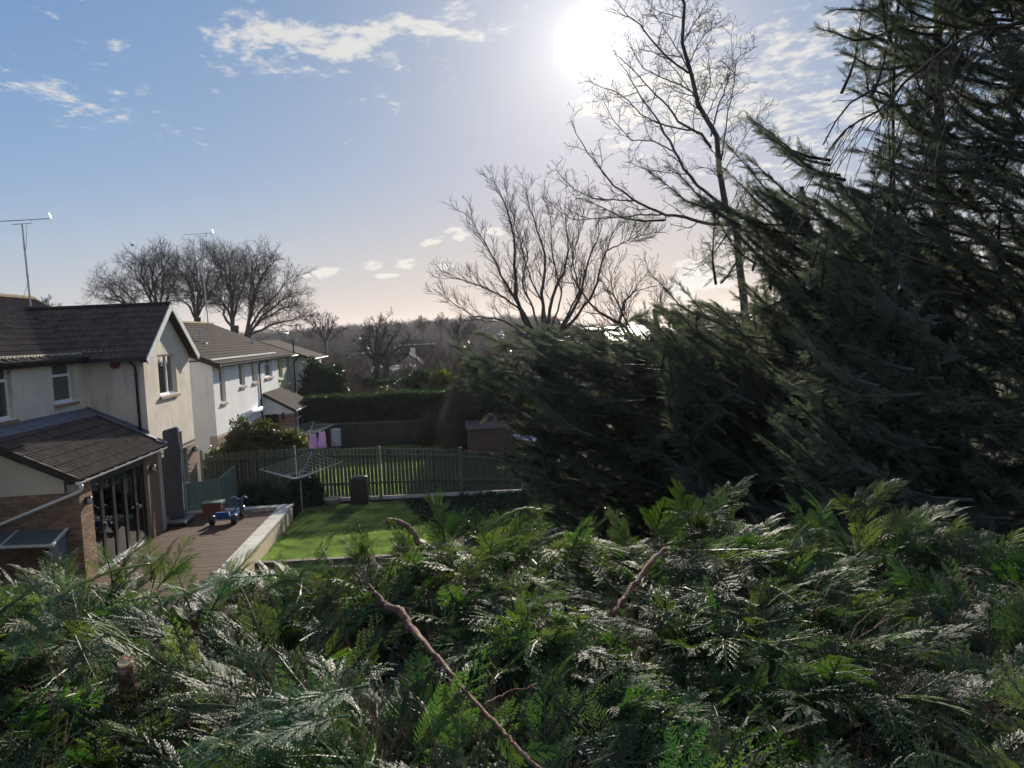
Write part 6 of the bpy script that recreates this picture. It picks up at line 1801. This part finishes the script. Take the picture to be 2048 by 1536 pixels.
def hedge():
    t = thing('cypress_hedge', (0.3, 2.0, 3.2), 'broad trimmed cypress hedge across the whole foreground, feathery sprays catching the sun', 'hedge')
    rg = np.random.RandomState(77); r = random.Random(77)
    # inside of the hedge, its shade painted on a near-black solid
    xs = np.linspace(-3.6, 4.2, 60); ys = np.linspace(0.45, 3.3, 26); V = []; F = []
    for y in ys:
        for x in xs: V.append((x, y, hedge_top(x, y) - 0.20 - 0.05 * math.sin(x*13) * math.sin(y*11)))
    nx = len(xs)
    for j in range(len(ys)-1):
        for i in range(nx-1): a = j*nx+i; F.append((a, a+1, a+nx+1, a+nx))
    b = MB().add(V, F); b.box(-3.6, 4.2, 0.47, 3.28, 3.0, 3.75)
    part('inner_shade', b, M['hedge_dark'], t, True)
    N = 11500; P = []; D = []; S = []; RO = []; K = []
    while len(P) < N:
        y = 0.62 + 2.75 * r.random() ** 0.85; x = r.uniform(-1.0, 1.0) * (0.80 * y + 0.35) + 0.08 * y
        zt = hedge_top(x, y); u = r.random(); dep = 0.30 * u ** 1.3
        # patches share a growing direction, as whole boughs do
        pa = 2.2 * math.sin(x * 1.9 + 0.7) + 1.7 * math.sin(y * 2.3 + x * 1.1 + 2.0) + r.gauss(0, 0.75)
        el = min(1.35, max(-0.25, r.gauss(0.30 if y < 2.2 else 0.16, 0.40)))
        D.append((math.cos(el) * math.sin(pa), math.cos(el) * math.cos(pa), math.sin(el)))
        s = r.uniform(0.14, 0.30)
        P.append((x, y, zt - dep - 0.03 - 0.3 * s * max(0, math.sin(el)))); S.append(s); RO.append(r.gauss(0, 0.7)); K.append(r.randint(1, 5))
    # whole leading shoots
    for i in range(420):
        y = r.uniform(0.8, 3.2); x = r.uniform(-1, 1) * (0.78 * y + 0.3) + 0.08 * y
        pa = 2.2 * math.sin(x * 1.9 + 0.7) + 1.7 * math.sin(y * 2.3 + x * 1.1 + 2.0) + r.gauss(0, 0.5); el = r.gauss(0.55, 0.3)
        D.append((math.cos(el) * math.sin(pa), math.cos(el) * math.cos(pa), math.sin(el))); s = r.uniform(0.22, 0.40)
        P.append((x, y, hedge_top(x, y) - 0.10 - 0.35 * s * math.sin(el))); S.append(s); RO.append(r.gauss(0, 0.5)); K.append(r.randint(6, 8))
    # far face, hanging down
    for i in range(900):
        x = r.uniform(-2.6, 3.0); y = 3.05 + 0.35 * r.random()
        P.append((x, y, hedge_top(x, y) - r.random() * 0.25)); D.append((r.gauss(0, .5), 0.8, r.gauss(0.25, .4))); S.append(r.uniform(.14, .24)); RO.append(r.gauss(0, .6)); K.append(r.randint(1, 5))
    # shoots that break the skyline: base pixel, tip pixel, depth
    for (x0, y0, x1, y1, d) in [(890, 1075, 882, 985, 3.0), (905, 1060, 930, 1010, 3.0), (735, 1110, 722, 1048, 2.9), (715, 1120, 700, 1075, 2.9), (1390, 1060, 1372, 962, 3.0), (1400, 1050, 1470, 950, 3.0), (1450, 1060, 1540, 1060, 2.9), (1310, 1060, 1345, 970, 3.0),
                                (1420, 1090, 1440, 1000, 2.9), (1712, 1090, 1705, 965, 2.8), (1712, 1010, 1755, 950, 2.8), (1712, 1020, 1672, 985, 2.8), (1780, 1080, 1880, 1015, 2.8), (1800, 1100, 1850, 1030, 2.7), (1890, 1100, 1960, 1040, 2.7), (1640, 1100, 1610, 1020, 2.8),
                                (1960, 1130, 2048, 1070, 2.6), (300, 1150, 290, 1090, 2.4), (340, 1150, 400, 1085, 2.3), (230, 1150, 250, 1060, 2.5), (100, 1150, 60, 1095, 2.3), (560, 1165, 640, 1120, 2.4), (1030, 1060, 1090, 1015, 3.0), (1150, 1090, 1180, 1030, 2.9), (1560, 1150, 1530, 1085, 2.7),
                                (0, 1230, 90, 1150, 2.0), (440, 1185, 480, 1100, 2.5), (1250, 1080, 1230, 1020, 3.0), (960, 1080, 985, 1015, 3.0), (1850, 1060, 1930, 1010, 2.9), (820, 1100, 800, 1040, 2.9)]:
        a, b_ = at(x0, y0, d), at(x1, y1, d + r.uniform(-.06, .06)); q = b_ - a
        for k in range(2):
            P.append(tuple(a - q * (0.25 + 0.2*k))); D.append(tuple((q.normalized() + Vector((r.gauss(0,.1), r.gauss(0,.3), 0))).normalized())); S.append(q.length * (1.3 + 0.1*k)); RO.append(r.gauss(0.3, 0.5)); K.append(r.randint(6, 8))
    scatter('foliage', NEAR + PLUMES, np.array(P), eulers(D, RO), np.array(S), M['leaf'], t, pick=np.array(K, dtype=np.int32))
    Q = []; E_ = []
    for i in range(1500):
        y = r.uniform(0.7, 3.2); x = r.uniform(-1, 1) * (0.8 * y + 0.3) + 0.08 * y
        Q.append((x, y, hedge_top(x, y) - r.uniform(0.14, 0.30))); E_.append((r.gauss(0, .6), r.gauss(0, .6), 0.7))
    scatter('inner_branches', FANS, np.array(Q), eulers(E_, [r.uniform(0, 6) for _ in Q]), np.array([r.uniform(.10, .26) for _ in Q]), M['bark_red'], t)
    # woody boughs showing through
    def bough(L, rs, name='branch', m_='bark_red', label=None):
        pts = [at(x, y, d) for x, y, d in L]; b = MB()
        P_ = []; R_ = []
        for i in range(len(pts)-1):
            n = 6
            for k in range(n):
                f = k / n; P_.append(pts[i].lerp(pts[i+1], f) + Vector((r.gauss(0, .0018), r.gauss(0, .0018), r.gauss(0, .0018)))); R_.append(rs[i]*(1-f) + rs[i+1]*f + r.gauss(0, .0004))
        P_.append(pts[-1]); R_.append(rs[-1]); b.tube(P_, np.abs(R_), 10)
        return part(name, b, M[m_], t, True, label=label)
    bough([(736, 1168, 2.32), (752, 1186, 2.28), (768, 1206, 2.22), (778, 1214, 2.19), (800, 1222, 2.15), (822, 1254, 2.08), (850, 1290, 1.90), (900, 1345, 1.73), (960, 1415, 1.55), (1010, 1470, 1.45), (1050, 1510, 1.38), (1120, 1580, 1.28)],
          [0.002, 0.005, 0.007, 0.010, 0.0125, 0.011, 0.0068, 0.0052, 0.0047, 0.0044, 0.0042, 0.004], label='snapped red-brown bough with a torn knobbly end, running down to the right')
    bough([(1075, 1370, 1.66), (1010, 1385, 1.62), (968, 1410, 1.56)], [0.0012, 0.0018, 0.002])
    tw = bough([(250, 1326, 2.04), (252, 1345, 2.05), (255, 1380, 2.08), (258, 1420, 2.12)], [0.019, 0.0195, 0.021, 0.021], label='upright stub sawn off flat, pale at the top')
    c = at(250, 1326, 2.04); part('cut_face', MB().tube([c + Vector((0, 0, -0.001)), c + Vector((0.0, -0.001, 0.004))], [0.0185, 0.0175], 14), M['cutwood'], tw)
    bough([(1330, 1095, 2.50), (1308, 1118, 2.44), (1275, 1160, 2.33), (1250, 1195, 2.24), (1225, 1228, 2.14)], [0.005, 0.010, 0.009, 0.009, 0.008], label='reddish bough rising to the right near the middle of the hedge')
    tw = bough([(776, 1041, 2.95), (795, 1044, 2.93), (815, 1052, 2.90), (830, 1068, 2.88), (838, 1090, 2.86)], [0.0115, 0.011, 0.010, 0.010, 0.010], label='curved pinkish branch stub arching over the lawn edge')
    c = at(775, 1041, 2.95); part('cut_face', MB().tube([c + Vector((.002, 0, 0)), c + Vector((-0.003, -0.002, 0))], [0.0115, 0.011], 14), M['terracotta'], tw)
    bough([(1085, 1020, 3.0), (1050, 1016, 3.0), (1010, 1030, 2.98), (985, 1050, 2.95)], [0.006, 0.006, 0.005, 0.004], m_='twig_green')
    bough([(1545, 1170, 2.4), (1560, 1205, 2.36), (1570, 1240, 2.3)], [0.008, 0.009, 0.009])
    bough([(1640, 1060, 2.75), (1645, 1130, 2.7)], [0.006, 0.007])
    bough([(1735, 1315, 1.95), (1770, 1385, 1.85), (1810, 1450, 1.8)], [0.006, 0.006, 0.007])
    bough([(80, 1215, 2.1), (150, 1172, 2.15), (220, 1142, 2.2), (300, 1128, 2.25)], [0.006, 0.005, 0.004, 0.003], m_='twig_green')
    bough([(1718, 1100, 2.75), (1716, 1040, 2.8), (1712, 985, 2.82)], [0.006, 0.004, 0.003], m_='twig_green')
    bough([(1380, 1105, 2.9), (1384, 1040, 2.95)], [0.006, 0.004])
    bough([(730, 1420, 1.62), (725, 1480, 1.58), (728, 1560, 1.5)], [0.003, 0.004, 0.005], m_='twig_green')
    # comb-like sprays on the snapped bough and the long light spray at lower left
    P = []; D = []; S = []; RO = []
    def spray(x0, y0, x1, y1, d, d2=None, roll=0.0):
        a, b_ = at(x0, y0, d), at(x1, y1, d2 or d); q = b_ - a
        P.append(tuple(a)); D.append(tuple(q.normalized())); S.append(q.length); RO.append(roll)
    for (x0, y0, x1, y1, d) in [(840, 1275, 845, 1355, 1.90), (890, 1330, 885, 1420, 1.74), (935, 1380, 895, 1475, 1.62), (965, 1415, 940, 1500, 1.54), (990, 1440, 955, 1560, 1.49), (1000, 1455, 1030, 1570, 1.46), (1040, 1500, 1110, 1495, 1.40), (1020, 1475, 1015, 1580, 1.43)]:
        spray(x0, y0, x1, y1, d, d - 0.05, 1.2)
    scatter('hanging_sprays', NEAR, np.array(P), eulers(D, RO), np.array(S), M['leaf'], t)
    P = []; D = []; S = []; RO = []
    for (x0, y0, x1, y1, d, d2) in [(740, 1370, 370, 1450, 1.60, 1.50), (700, 1430, 400, 1500, 1.48, 1.4), (560, 1150, 330, 1170, 2.25, 2.2), (20, 1340, 130, 1180, 1.9, 2.1), (1110, 1270, 1290, 1240, 2.1, 2.0), (330, 1120, 230, 1100, 2.4, 2.35), (1500, 1500, 1300, 1430, 1.5, 1.6), (2000, 1350, 1800, 1270, 1.8, 1.9)]:
        spray(x0, y0, x1, y1, d, d2, 0.1)
    scatter('long_sprays', PLUMES, np.array(P), eulers(D, RO), np.array(S), M['leaf_pale'], t)
M['leaf_pale'] = mat('pale_cypress_leaf', (0.06, 0.13, 0.055), 0.5, 0.3, 12, spec=0.35, rnd=0.2, trans=0.35, leaf=True)
hedge()

# ================================================================== AIR
def air():
    m = bpy.data.materials.new('winter_haze'); m.use_nodes = True
    T = NT(m.node_tree); T.n.clear(); out = T.new('ShaderNodeOutputMaterial')
    v = T.new('ShaderNodeVolumePrincipled'); v.inputs['Color'].default_value = (0.86, 0.87, 0.92, 1)
    v.inputs['Density'].default_value = HAZE_DENSITY; v.inputs['Anisotropy'].default_value = 0.5
    T.l.new(v.outputs[0], out.inputs['Volume'])
    b = MB().box(-1400, 1400, -450, 1350, -280, 34)
    o = link('haze', b.mesh('haze', m)); o['kind'] = 'stuff'; o['label'] = 'thin pale winter haze in the air over the valley'; o['category'] = 'haze'
HAZE_DENSITY = 0.00013
air()
